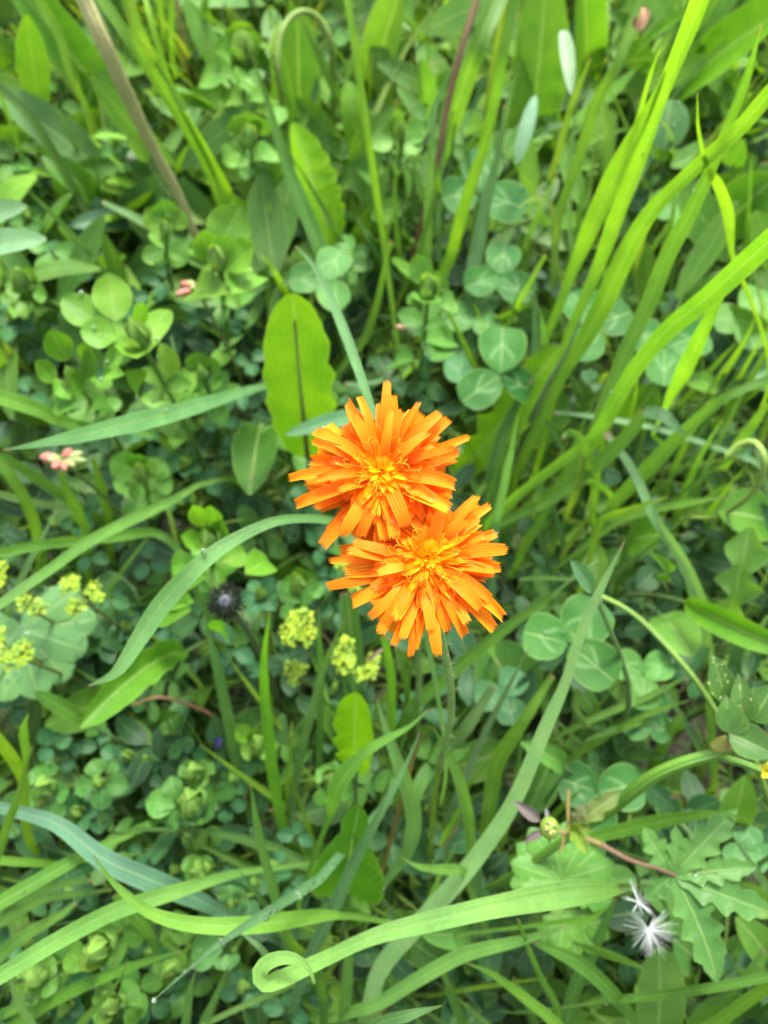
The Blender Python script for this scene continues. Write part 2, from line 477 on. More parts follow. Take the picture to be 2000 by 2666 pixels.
def tref(t, cx, cy, h, leaflets, label, col=L, bud=1., ground=None, stemw=.0010, group=None, name='birdsfoot_trefoil', drops=0, budcol=None):
    """a trefoil shoot: traced leaflets 'x0,y0>x1,y1,width,dh' round a folded bud, on an upright stem"""
    if h > 8: col = tuple(q * 1.06 for q in col)
    C = P(t, cx, cy, h); o = thing(name, label, 'trefoil', (0, 0, 0) if 0 else C * np.array([1, 1, 0]), group)
    gx = C + np.array([RND.uniform(-.006, .006), RND.uniform(-.004, .010), 0]); gx[2] = -.002
    if ground: gx = P(t, *ground, 0.); 
    mid = C * .55 + gx * .45 + np.array([RND.uniform(-.003, .003), .002, 0])
    sp = catmull([gx, mid, C], 10); mb = MB(); mb.tube(sp, [stemw * 1.25, stemw], 7); mb.build('stem', M['stem'], o, None, vary((.13, .22, .045), .1))
    for q in leaflets.split(';'):
        a, b = q.split('>'); x0, y0 = map(float, a.split(',')); x1, y1, w, dh = map(float, b.split(','))
        A = P(t, x0, y0, h - RND.uniform(0, .15)); Bp = P(t, x1, y1, h + dh); m = (A + Bp) / 2
        rad = nrm(m - C + 1e-6); nh = nrm(UP * .55 + tocam(m) * .5 - rad * (.45 if dh > 0 else -.1))
        mb = MB(); leaf_grid(mb, A, Bp, wsize(t, w, m), nh, pa=.74, pb=.74, arch=-.06 if dh > 0 else .08, cup=.32, wav=.035, nv=12, nu=7)
        l = mb.build('leaflet', M['trefoil'], o, None, vary(col, .16))
        if drops: dew(l, drops)
    if bud and h > 6.4:
        for tier, fz in enumerate((.80, .62) if h > 8 else (.72,)):
            q = sp[min(9, int(round(fz * 9)))]; a0 = RND.uniform(0, 6.28); nl = RND.choice([3, 4, 5])
            for k in range(nl):
                aa = a0 + 6.2832 * k / nl + RND.uniform(-.25, .25); ln = RND.uniform(.0085, .0135) * (1 + .15 * tier); d = np.array([math.cos(aa), math.sin(aa), RND.uniform(-.15, .65)])
                mb = MB(); leaf_grid(mb, q + d * .0008, q + d * ln, ln * RND.uniform(.58, .74), nrm(UP + np.array([0, -.3, 0]) - d * .35), pa=.74, pb=.76, arch=RND.uniform(-.05, .1), cup=RND.uniform(.1, .45), wav=.03, nv=10, nu=7)
                mb.build('leaflet', M['trefoil'], o, None, vary((col[0] * .8, col[1] * .86, col[2]), .16))
    if bud:
        for k in range(9):
            a = k * 2.39996 + RND.uniform(-.3, .3); r = .0019 * bud * (.35 + .9 * k / 8); d = np.array([math.cos(a), math.sin(a), 0])
            ln = RND.uniform(.0065, .0092) * bud * (1.1 - .35 * k / 8); op = RND.uniform(-.5, .25) if k < 6 else RND.uniform(.3, 1.0)
            mb = MB(); leaf_grid(mb, C + d * r - UP * .001, C + d * r * op + d * .002 * bud * max(0, op) + UP * ln, ln * RND.uniform(.6, .8), nrm(d + UP * .3), pa=.6, pb=.55, arch=.16, cup=-.75, nv=8, nu=5)
            mb.build('bud_leaf', M['trefoil'], o, None, vary(budcol or (.20, .30, .08), .12))
    return o

MARKS = [(820, 985, 'the upper orange flower'), (925, 1205, 'the lower orange flower'), (488, 1298, 'the dark bristly bud'), (680, 780, 'the big blunt dandelion leaf'), (240, 690, 'the largest trefoil shoot'),
         (135, 985, 'the pink buds under the long pale blade'), (400, 620, 'the pale pink buds by the tan stalk foot'), (300, 300, 'the thick tan stalk'), (660, 100, 'the arched stem'), (530, 130, 'the topmost trefoil shoot'),
         (540, 310, 'the second trefoil shoot from the top'), (645, 1355, 'the dense round yellow-green flower head'), (745, 1415, 'the yellow-green head under the lower flower'), (175, 1280, 'the loose yellow-green flowers'),
         (40, 1420, 'the yellow flowers over the dewy leaf'), (270, 1500, 'the rolled dandelion leaf'), (585, 1550, 'the vivid upright blade'), (475, 1600, 'the violet petal'), (420, 1735, 'the low trefoil with the dewy pale bud'),
         (330, 1890, 'the wide blue-green blade'), (760, 1860, 'the glossy knobbed leaf'), (450, 2060, 'the dew-covered blade'), (610, 2090, 'the curled blade end'), (160, 820, 'the dark cup-shaped trefoil shoot'),
         (60, 500, 'the two silvery oval leaves'), (140, 160, 'the wide ribbed leaf in the corner'), (480, 560, 'the big trefoil over pale buds'), (310, 1030, 'the trefoil with pale bud under the long blade'),
         (150, 2030, 'the long broad blade at bottom left'), (830, 480, 'the slender bright blade'), (410, 860, 'the long pale blade'), (1310, 760, 'the tuft of glowing blades'), (1430, 350, 'the tallest glowing blade'), (1230, 110, 'the white petal'), (1090, 780, 'the bold chevron clover'), (1060, 450, 'the dim clovers'), (1480, 130, 'the huge mottled leaf'), (1260, 1400, 'the large three-leaflet clover'), (1330, 1190, 'the diagonal blade tip'), (1190, 1790, 'the withered bud'), (1450, 1900, 'the large buttercup leaf'), (1590, 1600, 'the buttercup joint'), (1385, 1960, 'the seed fluff'), (1630, 1000, 'the looped yellow stem'), (1590, 1390, 'the folded glossy leaf'), (960, 1650, 'the lower flower stem'), (1000, 1980, 'the wide curled blade'), (1090, 60, 'the wide blade by the reddish stem'), (1560, 520, 'the twisted little blade'), (1130, 980, 'the sharp grey-green blade'), (770, 1550, 'the upright leaf under the flowers'), (1330, 1680, 'the dark clover'), (1480, 950, 'the folded blade tip with dew')]
SAID = set()
def say_where(t, x, y, what):
    fx, fy = (q / 1.20555 for q in src(t, x, y))
    for mx_, my_, ph in sorted(MARKS, key=lambda m: (m[0] - fx) ** 2 + (m[1] - fy) ** 2):
        dx, dy = fx - mx_, fy - my_; ver = 'above' if dy < 0 else 'below'; hor = 'left' if dx < 0 else 'right'
        w = f'just {ver}' if abs(dy) > 2.2 * abs(dx) else f'just {hor} of' if abs(dx) > 2.2 * abs(dy) else f'{ver} and {hor} of'
        s = f'{what} {w} {ph}'
        if s not in SAID: SAID.add(s); return s
def tref_auto(t, x, y, h, size, label, group, col=G, bud=.8, tri=False, drops=0):
    """a trefoil shoot of the common form: a whorl of leaflets round a bud"""
    label = say_where(t, x, y, 'three-leaflet trefoil' if tri else 'small trefoil whorl')
    n = 3 if tri else RND.choice([4, 5, 5, 6]); a0 = RND.uniform(0, 6.28); s = []
    for k in range(n):
        a = a0 + 6.2832 * k / n + RND.uniform(-.2, .2) if not tri else a0 + (k - 1) * 1.75 + RND.uniform(-.15, .15)
        l = size * RND.uniform(.8, 1.15); dh = RND.uniform(-.35, .5)
        s.append(f'{x + math.cos(a) * size * .1},{y + math.sin(a) * size * .1}>{x + math.cos(a) * l},{y + math.sin(a) * l},{size * RND.uniform(.62, .78)},{dh}')
    return tref(t, x, y, h, ';'.join(s), label, col, 0 if tri else bud, group=group, stemw=.0007, name='trefoil_leaf' if tri else 'birdsfoot_trefoil', drops=drops)

def clover(t, x, y, h, leaflets, label, col=(.075, .175, .045), group=None, drops=0):
    """a white-clover leaf: leaflets 'angle,length,width,dh' in the picture round (x, y), pale chevrons, on a thin stalk"""
    C = P(t, x, y, h); o = thing('clover_leaf', label, 'clover', C * np.array([1, 1, 0]), group)
    gx = C + np.array([RND.uniform(-.01, .01), RND.uniform(-.004, .012), 0]); gx[2] = -.002
    mb = MB(); mb.tube(catmull([gx, C * .5 + gx * .5 + np.array([.002, .003, 0]), C], 9), [.0007, .0005], 6); mb.build('petiole', M['stem'], o, None, (.12, .2, .06))
    for q in leaflets.split(';'):
        a, l, w, dh = map(float, q.split(',')); a = math.radians(a)
        A = P(t, x + math.cos(a) * l * .03, y - math.sin(a) * l * .03, h); Bp = P(t, x + math.cos(a) * l, y - math.sin(a) * l, h + dh)
        m = (A + Bp) / 2; mb = MB()
        leaf_grid(mb, A, Bp, wsize(t, w, m), nrm(UP * .6 + tocam(m) * .4), pa=.52, pb=.36, arch=.03, cup=RND.uniform(.05, .3), wav=.02, nv=14, nu=11)
        lf = mb.build('leaflet', M['clover'], o, None, vary(col, .12))
        if drops: dew(lf, drops)
    return o

# ------------------------------------------------------------------ hawkweed
def petal_mesh(L0, W, e0, e1, side, cupk, teeth=True, nu=11, nv=9, seed=0):
    """a strap floret along +X (local), e0 and e1 the elevation in degrees at base and tip"""
    rr = random.Random(seed); mb = MB(); g_ = np.zeros((nv, nu, 3)); uv = np.zeros((nv, nu, 2)); us = np.linspace(-1, 1, nu)
    x = z = y = 0.; dl = L0 / (nv - 1)
    cent = []
    for i in range(nv):
        cent.append((x, y, z)); f = i / (nv - 1); e = math.radians(e0 + (e1 - e0) * f ** 1.3)
        x += math.cos(e) * dl; z += math.sin(e) * dl; y += side * dl * f
    tw = rr.uniform(-.6, .6)
    for i in range(nv):
        f = i / (nv - 1); w = W / 2 * (.40 + .60 * math.sin(min(1, f * 1.7) * 1.5708)) * (1 - .24 * max(0, (f - .68) / .32) ** 1.8)
        e = math.radians(e0 + (e1 - e0) * f ** 1.3); a = tw * f
        for j, u in enumerate(us):
            off = cupk * w * u * u; yy = u * w * math.cos(a); zz = off + u * w * math.sin(a)
            ex = 0.
            if teeth and i == nv - 1: ex = (.0006 if j % 2 else -.0001) * (1.25 - .5 * abs(u)) + rr.uniform(-.0001, .0003)
            c = cent[i]
            g_[i, j] = (c[0] + math.cos(e) * ex - math.sin(e) * zz, c[1] + yy, c[2] + math.sin(e) * ex + math.cos(e) * zz)
        uv[i, :, 0] = (us + 1) / 2; uv[i, :, 1] = f
    mb.grid(g_, uv); return mb.mesh('petal', M['petal'])

def hawkweed(t, cx, cy, h, nrm_mix, tips, stem, label, seed):
    rr = random.Random(seed)
    C = P(t, cx, cy, h); o = thing('orange_hawkweed', label, 'flower', C * np.array([1, 1, 0]))
    n = nrm(tocam(C) * nrm_mix[0] + UP * nrm_mix[1] + np.array(nrm_mix[2]))
    e1 = nrm(np.cross(np.array([0, 1., 0]), n)); e2 = np.cross(n, e1)
    base = C - n * .0045; loc0 = np.array(o.location)
    def place(me, phi, lift, r0, col, name='petal'):
        X = e1 * math.cos(phi) + e2 * math.sin(phi); Yv = np.cross(n, X)
        mt = Matrix(((X[0], Yv[0], n[0]), (X[1], Yv[1], n[1]), (X[2], Yv[2], n[2])))
        q = linked(name, me, o, base + n * lift + X * r0 - loc0, mt.to_euler(), 1, col); return q
    OUT = [(.80, .205, .007), (.82, .25, .010), (.80, .175, .006), (.84, .29, .012)]
    MID = [(.82, .165, .004), (.84, .20, .005), (.80, .14, .004)]
    INN = [(.94, .40, .004), (.95, .48, .005), (.91, .26, .004)]
    # the traced outer florets
    for i, (x, y, w, off) in enumerate(tips):
        p = P(t, x, y, 20.); d = nrm(p - CAMV)
        q0 = C + n * off; s = (q0 - CAMV).dot(n) / d.dot(n); q = CAMV + d * s - base
        px_, py_ = q.dot(e1), q.dot(e2); phi = math.atan2(py_, px_); Lr = math.hypot(px_, py_)
        dz = q.dot(n); r0 = .0012; bend = rr.uniform(16, 58)
        mean = math.degrees(math.atan2(dz, Lr - r0)); L0 = math.hypot(Lr - r0, dz) * 1.04
        me = petal_mesh(L0, wsize(t, w, C), mean + bend, mean - bend * 1.15, rr.uniform(-.32, .32), rr.uniform(-.2, .8), seed=seed * 100 + i)
        place(me, phi, rr.uniform(-.0005, .0005), r0, vary(rr.choice(OUT), .06))
    R = wsize(t, 560, C)
    rows = [(22, .90, .66, (12, 40), (-48, 4), OUT, 100, 0), (30, .84, .60, (16, 42), (-40, 10), OUT + MID, 96, .0003), (34, .72, .54, (18, 40), (-28, 16), MID, 94, .0007),
            (36, .64, .46, (18, 38), (-14, 22), MID, 88, .0012), (36, .56, .40, (18, 36), (-8, 18), INN[2:] * 2 + INN + MID[:1], 80, .0018), (36, .48, .32, (16, 34), (-6, 16), INN, 70, .0025),
            (34, .39, .25, (14, 32), (-6, 18), INN[:2], 62, .0032), (30, .30, .18, (14, 36), (0, 26), INN[:2], 52, .0038), (24, .19, .10, (22, 55), (16, 55), INN[:2], 42, .0044), (10, .08, .05, (60, 88), (60, 88), INN[:2], 30, .0046)]
    for r_, (cnt, fa, fb, ea, eb, cols, w, lift) in enumerate(rows):
        for k in range(cnt):
            ph = 6.2832 * (k + rr.uniform(-.45, .45)) / cnt + r_ * .37
            me = petal_mesh(R * rr.uniform(fb, fa), wsize(t, w * rr.uniform(.75, 1.2), C), rr.uniform(*ea), rr.uniform(*eb), rr.uniform(-.4, .4), rr.uniform(-.2, .95), seed=rr.random())
            place(me, ph, lift + rr.uniform(-.0004, .0004), max(.0002, .0016 - .0003 * r_), vary(rr.choice(cols), .1))
    mb = MB(); mb.ball(base + n * .001, .0028, 14, 10); mb.build('receptacle', M['dull'], o, None, (.92, .40, .008))
    # forked styles
    for k in range(22):
        ph = rr.uniform(0, 6.28); rad = R * rr.uniform(.20, .52); X = e1 * math.cos(ph) + e2 * math.sin(ph)
        p0 = base + X * rad * .45 + n * .004; top = base + X * rad + n * (.0086 - rad * .40 + rr.uniform(-.0012, .0012)); mb = MB()
        sd = np.cross(n, X) * rr.choice([-1, 1]); curl = .0006 * rr.uniform(.5, 1.5)
        for sg in (1, -1):
            mb.tube(catmull([p0, (p0 + top) / 2 + n * .0006, top, top + X * curl + sd * sg * curl * .7, top + X * curl * .9 + sd * sg * curl * 1.6 - n * curl * .7, top + sd * sg * curl * 1.2 - n * curl], 11), [.00007, .00011, .00008], 5)
        s_ = mb.build('style', M['petal'], o, None, vary(rr.choice([(.9, .38, .012), (.85, .28, .01)]), .06))
    # green cup of bracts under the head, and the stem
    prof = [(.0012, -.0065), (.0032, -.0058), (.0042, -.0035), (.0040, -.0005), (.0030, .0015)]
    mb = MB(); th = np.linspace(0, 6.2832, 15); gg = np.array([[base + n * z + (e1 * math.cos(a) + e2 * math.sin(a)) * r for a in th] for r, z in prof])
    uv = np.stack(np.meshgrid(np.linspace(0, 1, 15), np.linspace(0, 1, 5)), -1); mb.grid(gg, uv)
    cup = mb.build('involucre', M['dull'], o, None, (.035, .06, .02))
    for k in range(14):
        a = k * 6.2832 / 14; X = e1 * math.cos(a) + e2 * math.sin(a); mb = MB()
        leaf_grid(mb, base - n * .006 + X * .003, base + n * .0012 + X * .0056, .0017, X, pa=.4, pb=.8, nv=6, nu=3, arch=.1)
        b_ = mb.build('bract', M['dull'], cup, None, (.045, .085, .03))
    sp = [base - n * .006] + [P(t, x, y, hh) for x, y, hh in stem]; c = catmull(sp, 26); rad = np.linspace(.0008, .0012, 26)
    mb = MB(); mb.tube(c, rad, 8); st = mb.build('stem', M['stem'], o, None, (.2, .33, .09))
    mb = MB()
    for _ in range(110):
        i = rr.randrange(0, 24); p = c[i] + (c[i + 1] - c[i]) * rr.random(); d = nrm(np.array([rr.gauss(0, 1), rr.gauss(0, 1), rr.gauss(0, .4)]))
        mb.tube([p + d * .0009, p + d * rr.uniform(.0018, .0032)], [.00005, .00001], 3)
    hr = mb.build('hairs', M['dull'], st, None, (.22, .24, .18)); hr['kind'] = 'stuff'
    return o
# ------------------------------------------------------------------ the ground and what nobody could count
def ground():
    n = 90; xs = np.concatenate([[-60, -8, -2], np.linspace(-1, 1, n), [2, 8, 60]]); X, Yy = np.meshgrid(xs, xs + .35)
    Z = .004 * np.sin(X * 37 + 1) * np.sin(Yy * 31) + .003 * np.sin(X * 91 + Yy * 77) - .003
    Z[(abs(X) > 1.01) | (abs(Yy - .35) > 1.01)] = -.006
    p = np.stack([X, Yy, Z], -1); mb = MB(); mb.grid(p, np.stack([X, Yy], -1)); o = mb.build('ground', M['soil']); o['kind'] = 'structure'
ground()

def grass_mass(name, N, area, hgt, lean, wid, seed, cols):
    r = np.random.RandomState(seed); x0, x1, y0, y1 = area
    X = r.uniform(x0, x1, N); Yy = r.uniform(y0, y1, N); h = hgt(X, Yy, r); az = r.uniform(0, 6.283, N); ln = r.uniform(*lean, N) * h
    w = r.uniform(*wid, N); nv, nu = 7, 3; f = np.linspace(0, 1, nv)
    ctr = np.zeros((N, nv, 3)); ctr[..., 0] = X[:, None] + np.cos(az)[:, None] * ln[:, None] * f ** 1.8; ctr[..., 1] = Yy[:, None] + np.sin(az)[:, None] * ln[:, None] * f ** 1.8
    dr = r.uniform(0, .45, N); ctr[..., 2] = h[:, None] * (f - dr[:, None] * f ** 3) - .002
    ta = az + r.uniform(.9, 2.2, N); sd = np.stack([np.cos(ta), np.sin(ta), np.zeros(N)], -1)
    ww = w[:, None] * (1 - f ** 2.2) * (.65 + .8 * f * (1 - f)) / 2
    us = np.array([-1, 0, 1.]); g_ = ctr[:, :, None, :] + (ww[:, :, None, None] * us[None, None, :, None]) * sd[:, None, None, :]
    g_[:, :, 1, 2] -= ww * .35
    uv = np.zeros((N, nv, nu, 2)); uv[..., 0] = (us + 1) / 2; uv[..., 1] = f[None, :, None] * .96
    i = np.arange(N * nv * nu).reshape(N, nv, nu); q = np.stack([i[:, :-1, :-1], i[:, :-1, 1:], i[:, 1:, 1:], i[:, 1:, :-1]], -1).reshape(-1, 4)
    c = np.array(cols)[r.randint(0, len(cols), N)] * r.uniform(.75, 1.2, (N, 1))
    mb = MB(); mb.v = [g_.reshape(-1, 3)]; mb.f = [q]; mb.uv = [uv.reshape(-1, 2)]; mb.tint = [np.repeat(c, nv * nu, axis=0)]
    o = mb.build(name, M['grass_mass']); o['kind'] = 'stuff'; return o

def leaf_mass(name, N, area, hgt, size, seed, cols, k=3, tilt=.5, wr=(.6, .85)):
    """low leaves in threes on hidden stalks"""
    r = np.random.RandomState(seed); x0, x1, y0, y1 = area
    X = r.uniform(x0, x1, N); Yy = r.uniform(y0, y1, N); Z = hgt(X, Yy, r); s = r.uniform(*size, N); a0 = r.uniform(0, 6.283, N)
    nn = np.stack([r.normal(0, tilt, N), r.normal(-.15, tilt, N), np.ones(N)], -1); nn /= np.linalg.norm(nn, axis=1)[:, None]
    e1 = np.cross(nn, np.array([0, 1., 0])); e1 /= np.linalg.norm(e1, axis=1)[:, None]; e2 = np.cross(nn, e1)
    c = np.array(cols)[r.randint(0, len(cols), N)] * r.uniform(.7, 1.2, (N, 1)); nv, nu = 6, 5; f = np.linspace(0, 1, nv); us = np.linspace(-1, 1, nu)
    pr = profile(np.clip(f, .02, .985), .7, .62); V_, F_, U_, T_ = [], [], [], []; off = 0
    for j in range(k):
        a = a0 + j * (6.283 / k if k != 3 else 1.85) + r.normal(0, .12, N); d = np.cos(a)[:, None] * e1 + np.sin(a)[:, None] * e2; sd = np.cross(nn, d)
        w = s * r.uniform(*wr, N); lift = r.normal(.05, .22, N); ar = r.normal(0, .10, N); cu = r.uniform(0, .35, N)
        base = np.stack([X, Yy, Z], -1)
        p = base[:, None, None, :] + (s[:, None] * (f + .06))[:, :, None, None] * d[:, None, None, :] + (w[:, None, None] * .5 * pr[None, :, None] * us[None, None, :])[..., None] * sd[:, None, None, :]
        zz = (s * lift)[:, None, None] * f[None, :, None] + (s * ar * 4)[:, None, None] * (f * (1 - f))[None, :, None] + (cu * w * .5)[:, None, None] * np.abs(us)[None, None, :] ** 1.6 * pr[None, :, None]
        p = p + zz[..., None] * nn[:, None, None, :]
        uv = np.zeros((N, nv, nu, 2)); uv[..., 0] = (us + 1) / 2; uv[..., 1] = f[None, :, None]
        i = np.arange(N * nv * nu).reshape(N, nv, nu) + off; off += N * nv * nu
        V_.append(p.reshape(-1, 3)); U_.append(uv.reshape(-1, 2)); F_.append(np.stack([i[:, :-1, :-1], i[:, :-1, 1:], i[:, 1:, 1:], i[:, 1:, :-1]], -1).reshape(-1, 4)); T_.append(np.repeat(c, nv * nu, axis=0))
    mb = MB(); mb.v, mb.f, mb.uv, mb.tint = V_, F_, U_, T_; o = mb.build(name, M['leaf_mass']); o['kind'] = 'stuff'; return o

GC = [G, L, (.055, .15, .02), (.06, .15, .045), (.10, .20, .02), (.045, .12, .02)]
def sstep(a, lo, hi): k = np.clip((a - lo) / (hi - lo), 0, 1); return k * k * (3 - 2 * k)
def h_right(x, y, r):      # tall grass at the back and on the right, short at the front left
    k = np.maximum(sstep(y, .33, .45), .55 * sstep(x, .05, .12) * sstep(y, .20, .30))
    return r.uniform(.02, .05, len(x)) + k * r.uniform(.01, .075, len(x))
THATCH = (.22, .17, .08)
grass_mass('grass', 5200, (-.38, .40, -.16, .70), h_right, (.2, 1.0), (.0014, .0038), 3, GC + [Y, L, THATCH])
grass_mass('tall_grass', 2500, (-.42, .46, .36, .80), lambda x, y, r: r.uniform(.06, .11, len(x)) + .06 * sstep(y, .42, .6), (.08, .5), (.0024, .0056), 12, [Y, L, L, G, Y, V, B])
grass_mass('short_fine_grass', 1500, (-.16, .26, -.16, .16), lambda x, y, r: r.uniform(.02, .055, len(x)), (.2, 1.0), (.0009, .0022), 15, [Y, L, L, G, B, G])
grass_mass('fine_grass', 2100, (-.06, .36, .14, .42), lambda x, y, r: r.uniform(.03, .085, len(x)), (.1, .8), (.0010, .0024), 13, [Y, L, L, G, B])
grass_mass('far_grass', 15000, (-1.2, 1.2, -.7, 1.9), lambda x, y, r: np.where((np.abs(x) < .40) & (y > -.16) & (y < .72), .02, r.uniform(.05, .13, len(x))), (.2, .9), (.003, .007), 4, GC)
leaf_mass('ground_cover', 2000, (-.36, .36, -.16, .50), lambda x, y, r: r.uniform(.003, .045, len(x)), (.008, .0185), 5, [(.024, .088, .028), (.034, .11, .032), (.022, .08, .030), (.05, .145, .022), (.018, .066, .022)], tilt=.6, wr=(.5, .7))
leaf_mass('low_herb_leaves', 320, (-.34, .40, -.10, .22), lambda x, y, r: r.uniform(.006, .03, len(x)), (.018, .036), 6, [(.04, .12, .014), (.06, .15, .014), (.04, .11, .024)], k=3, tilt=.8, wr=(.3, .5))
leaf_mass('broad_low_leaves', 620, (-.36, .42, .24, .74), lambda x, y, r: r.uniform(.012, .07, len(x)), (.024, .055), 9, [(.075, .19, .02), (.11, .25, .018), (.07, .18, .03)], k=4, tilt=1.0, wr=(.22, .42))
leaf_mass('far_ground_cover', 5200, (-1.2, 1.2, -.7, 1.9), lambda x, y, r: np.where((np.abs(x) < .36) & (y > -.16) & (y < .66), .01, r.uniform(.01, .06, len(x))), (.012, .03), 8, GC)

# ------------------------------------------------------------------ the two orange flowers
hawkweed('A', 712, 690, 25.0, (.85, .3, (0, .12, 0)), [
    (755, 105, 72, -.001), (618, 160, 62, -.001), (786, 190, 70, .002), (910, 225, 66, 0), (400, 250, 88, -.001), (540, 258, 90, .001), (262, 358, 80, -.001), (212, 430, 50, -.002),
    (285, 440, 70, .001), (85, 695, 74, -.003), (230, 705, 70, .001), (205, 880, 76, -.004), (120, 1000, 96, -.003), (330, 1185, 105, -.004), (430, 1190, 100, -.003), (612, 1200, 84, -.003),
    (735, 1085, 84, -.001), (850, 1125, 100, -.001), (935, 1130, 106, -.001), (1125, 1010, 116, 0), (1265, 795, 106, -.002), (1105, 575, 70, 0), (1280, 515, 56, -.001), (1268, 462, 62, -.001),
    (1155, 380, 84, -.001), (1100, 262, 84, 0), (1060, 350, 84, .002), (450, 860, 80, .001), (690, 1190, 60, -.004), (1090, 860, 90, .001), (880, 250, 76, .002)],
    [(830, 1150, 20), (930, 1500, 14), (960, 2100, 7), (930, 2700, 0)], 'orange hawkweed flower lying over the other bloom, beside the big blunt dandelion leaf', 3)
hawkweed('A', 1015, 1275, 24.4, (.9, .3, (.05, .02, 0)), [
    (1305, 835, 84, -.001), (1388, 878, 74, -.002), (1345, 972, 84, 0), (1430, 1030, 76, -.002), (1435, 1092, 68, -.003), (1525, 1168, 100, 0), (1455, 1325, 60, -.005), (1485, 1385, 92, -.001),
    (1452, 1432, 88, -.003), (1495, 1545, 86, -.001), (1580, 1675, 88, -.004), (1468, 1728, 96, -.003), (1275, 1850, 88, -.004), (1145, 1800, 82, -.003), (1052, 1948, 92, -.004), (950, 1882, 72, -.004),
    (885, 1930, 66, -.005), (835, 1860, 74, -.003), (870, 1810, 84, -.001), (700, 1830, 84, -.004), (622, 1785, 76, -.004), (672, 1735, 96, -.002), (790, 1700, 96, -.001), (645, 1650, 50, -.004), (525, 1605, 96, -.004), (385, 1515, 90, -.003),
    (382, 1290, 58, -.003), (505, 1275, 86, 0), (655, 1395, 80, .001), (500, 1205, 76, -.001), (425, 1200, 96, -.004), (530, 1100, 76, -.004), (1440, 1620, 92, 0), (1000, 1790, 86, -.001), (1190, 860, 90, .001), (1225, 975, 100, .001)],
    [(1180, 2230, 17), (1100, 2700, 9), (985, 3220, 0)], 'orange hawkweed flower tucked under the other bloom, with the green stem showing below it', 7)

# ------------------------------------------------------------------ blades: top left
stalk('1', '850,1030 760,820 660,640 560,430 450,190 365,0 330,-90', (7, 12, 17, 19.5), (34, 46, 58, 72, 76), (.33, .33, .14), 'thick tan brown plant stalk slanting down from the top edge, upper left', hairs=40)
g('1', '960,900 900,720 800,540 680,350 560,170 430,-20 390,-90', (7, 12, 16, 18), (44, 56, 62, 60, 56), L, 'bright green grass blade beside the thick tan stalk, running to the top edge')
g('1', '990,860 880,650 780,470 720,330 660,120 622,-20 600,-100', (7, 12, 16, 17.5), (70, 60, 44, 36, 32), Y, 'thin yellow-green grass blade crossing over the blade beside the tan stalk')
g('1', '800,480 760,410 710,320 668,255', (14, 15, 16), (44, 34, 4), L, 'short pointed grass tip springing from the paired blades beside the tan stalk', root=False)
leaf('1', '545,560 40,-110', (3, 12), 195, (.075, .18, .022), 'wide ribbed green leaf lying behind the tan stalk in the top corner', pa=.3, pb=.35, arch=.03, cup=.35)
g('1', '440,640 380,480 310,340 255,150 165,-10 140,-80', (5, 9, 12), (24, 34, 40, 50, 44), Y, 'yellow-green grass blade over the wide ribbed leaf in the top left corner')
leaf('1', '470,760 -60,360', (4, 9), 175, (.12, .22, .07), 'pale silvery green leaf reaching in from the left edge below the wide ribbed leaf', pa=.45, pb=.6, arch=.06, cup=.3)
g('1', '350,880 250,700 140,520 20,400 -60,330', (6, 9.5, 12), (46, 54, 50, 40), D, 'dark shaded grass blade crossing the pale silvery leaf at the left edge')
g('1', '130,790 70,600 0,400 -40,280', (5, 8, 11), (22, 26, 24, 20), L, 'narrow light green blade at the left edge over the pale silvery leaf')
leaf('1', '430,880 180,670', (4, 7), 120, G, 'small blunt leaf tilted on edge below the pale silvery leaf', arch=.15, cup=.4)
g('1', '470,1210 430,1150 260,960 110,812', (6, 9, 12), (30, 28, 26, 5), B, 'slim blue-green blade pointing up left towards the silvery leaves at the left edge')
g('1', '760,360 738,200 742,0 745,-80', (4, 9, 11), (20, 30, 30, 26), L, 'upright light grass blade at the top edge right of the tan stalk')
g('1', '690,300 610,170 550,-10 520,-80', (4, 8, 10), (60, 70, 66, 60), (.12, .2, .04), 'wide pale blurred grass blade at the top edge between tan stalk and arched stem')
g('1', '868,270 880,100 884,0 890,-80', (4, 8, 10), (36, 44, 42, 38), G, 'dull green upright blade by the top edge left of the topmost trefoil')
g('1', '700,260 715,180 690,0 680,-90', (4, 8, 10), (26, 30, 32, 30), G, 'thin upright blade between the two brightest blades at the top edge')
g('1', '600,480 545,330 470,160 400,-40', (3, 6, 8), (30, 40, 44, 40), D, 'deep green blade far down behind the tan stalk')
g('1', '850,420 800,250 770,60 750,-80', (3, 6, 8), (24, 26, 26, 22), BROWN, 'dry brownish blade far back left of the topmost trefoil')
g('1', '340,390 360,470 400,570 440,650', (7, 6, 4), (8, 22, 22, 20), S, 'pale thin blade hanging over the silvery leaf behind the tan stalk', root=False)
leaf('1', '650,960 290,975', (4, 5.5), 95, (.09, .17, .09), 'grey-green leaf lying flat under the foot of the tan stalk', arch=.1, cup=.3, pa=.6, pb=.7)
g('1', '720,1020 600,950 440,872', (6, 8, 9), (40, 52, 26), S, 'short pale blade resting across the foot of the tan stalk')
leaf('1', '-170,1000 118,893', (13, 15), 120, (.19, .30, .15), 'upper of two silvery oval leaves poking in at the left edge', pa=.5, pb=.55, arch=.05, cup=.35)
leaf('1', '-200,1110 200,1032', (14, 15.5), 120, (.20, .31, .16), 'lower of two silvery oval leaves poking in at the left edge', pa=.55, pb=.5, arch=.06, cup=.35)
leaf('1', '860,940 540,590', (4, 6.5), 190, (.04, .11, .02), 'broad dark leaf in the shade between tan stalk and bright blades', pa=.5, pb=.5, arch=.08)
leaf('1', '640,700 555,580', (8, 9), 70, Y, 'small bright rounded leaf touching the tan stalk', arch=.1)
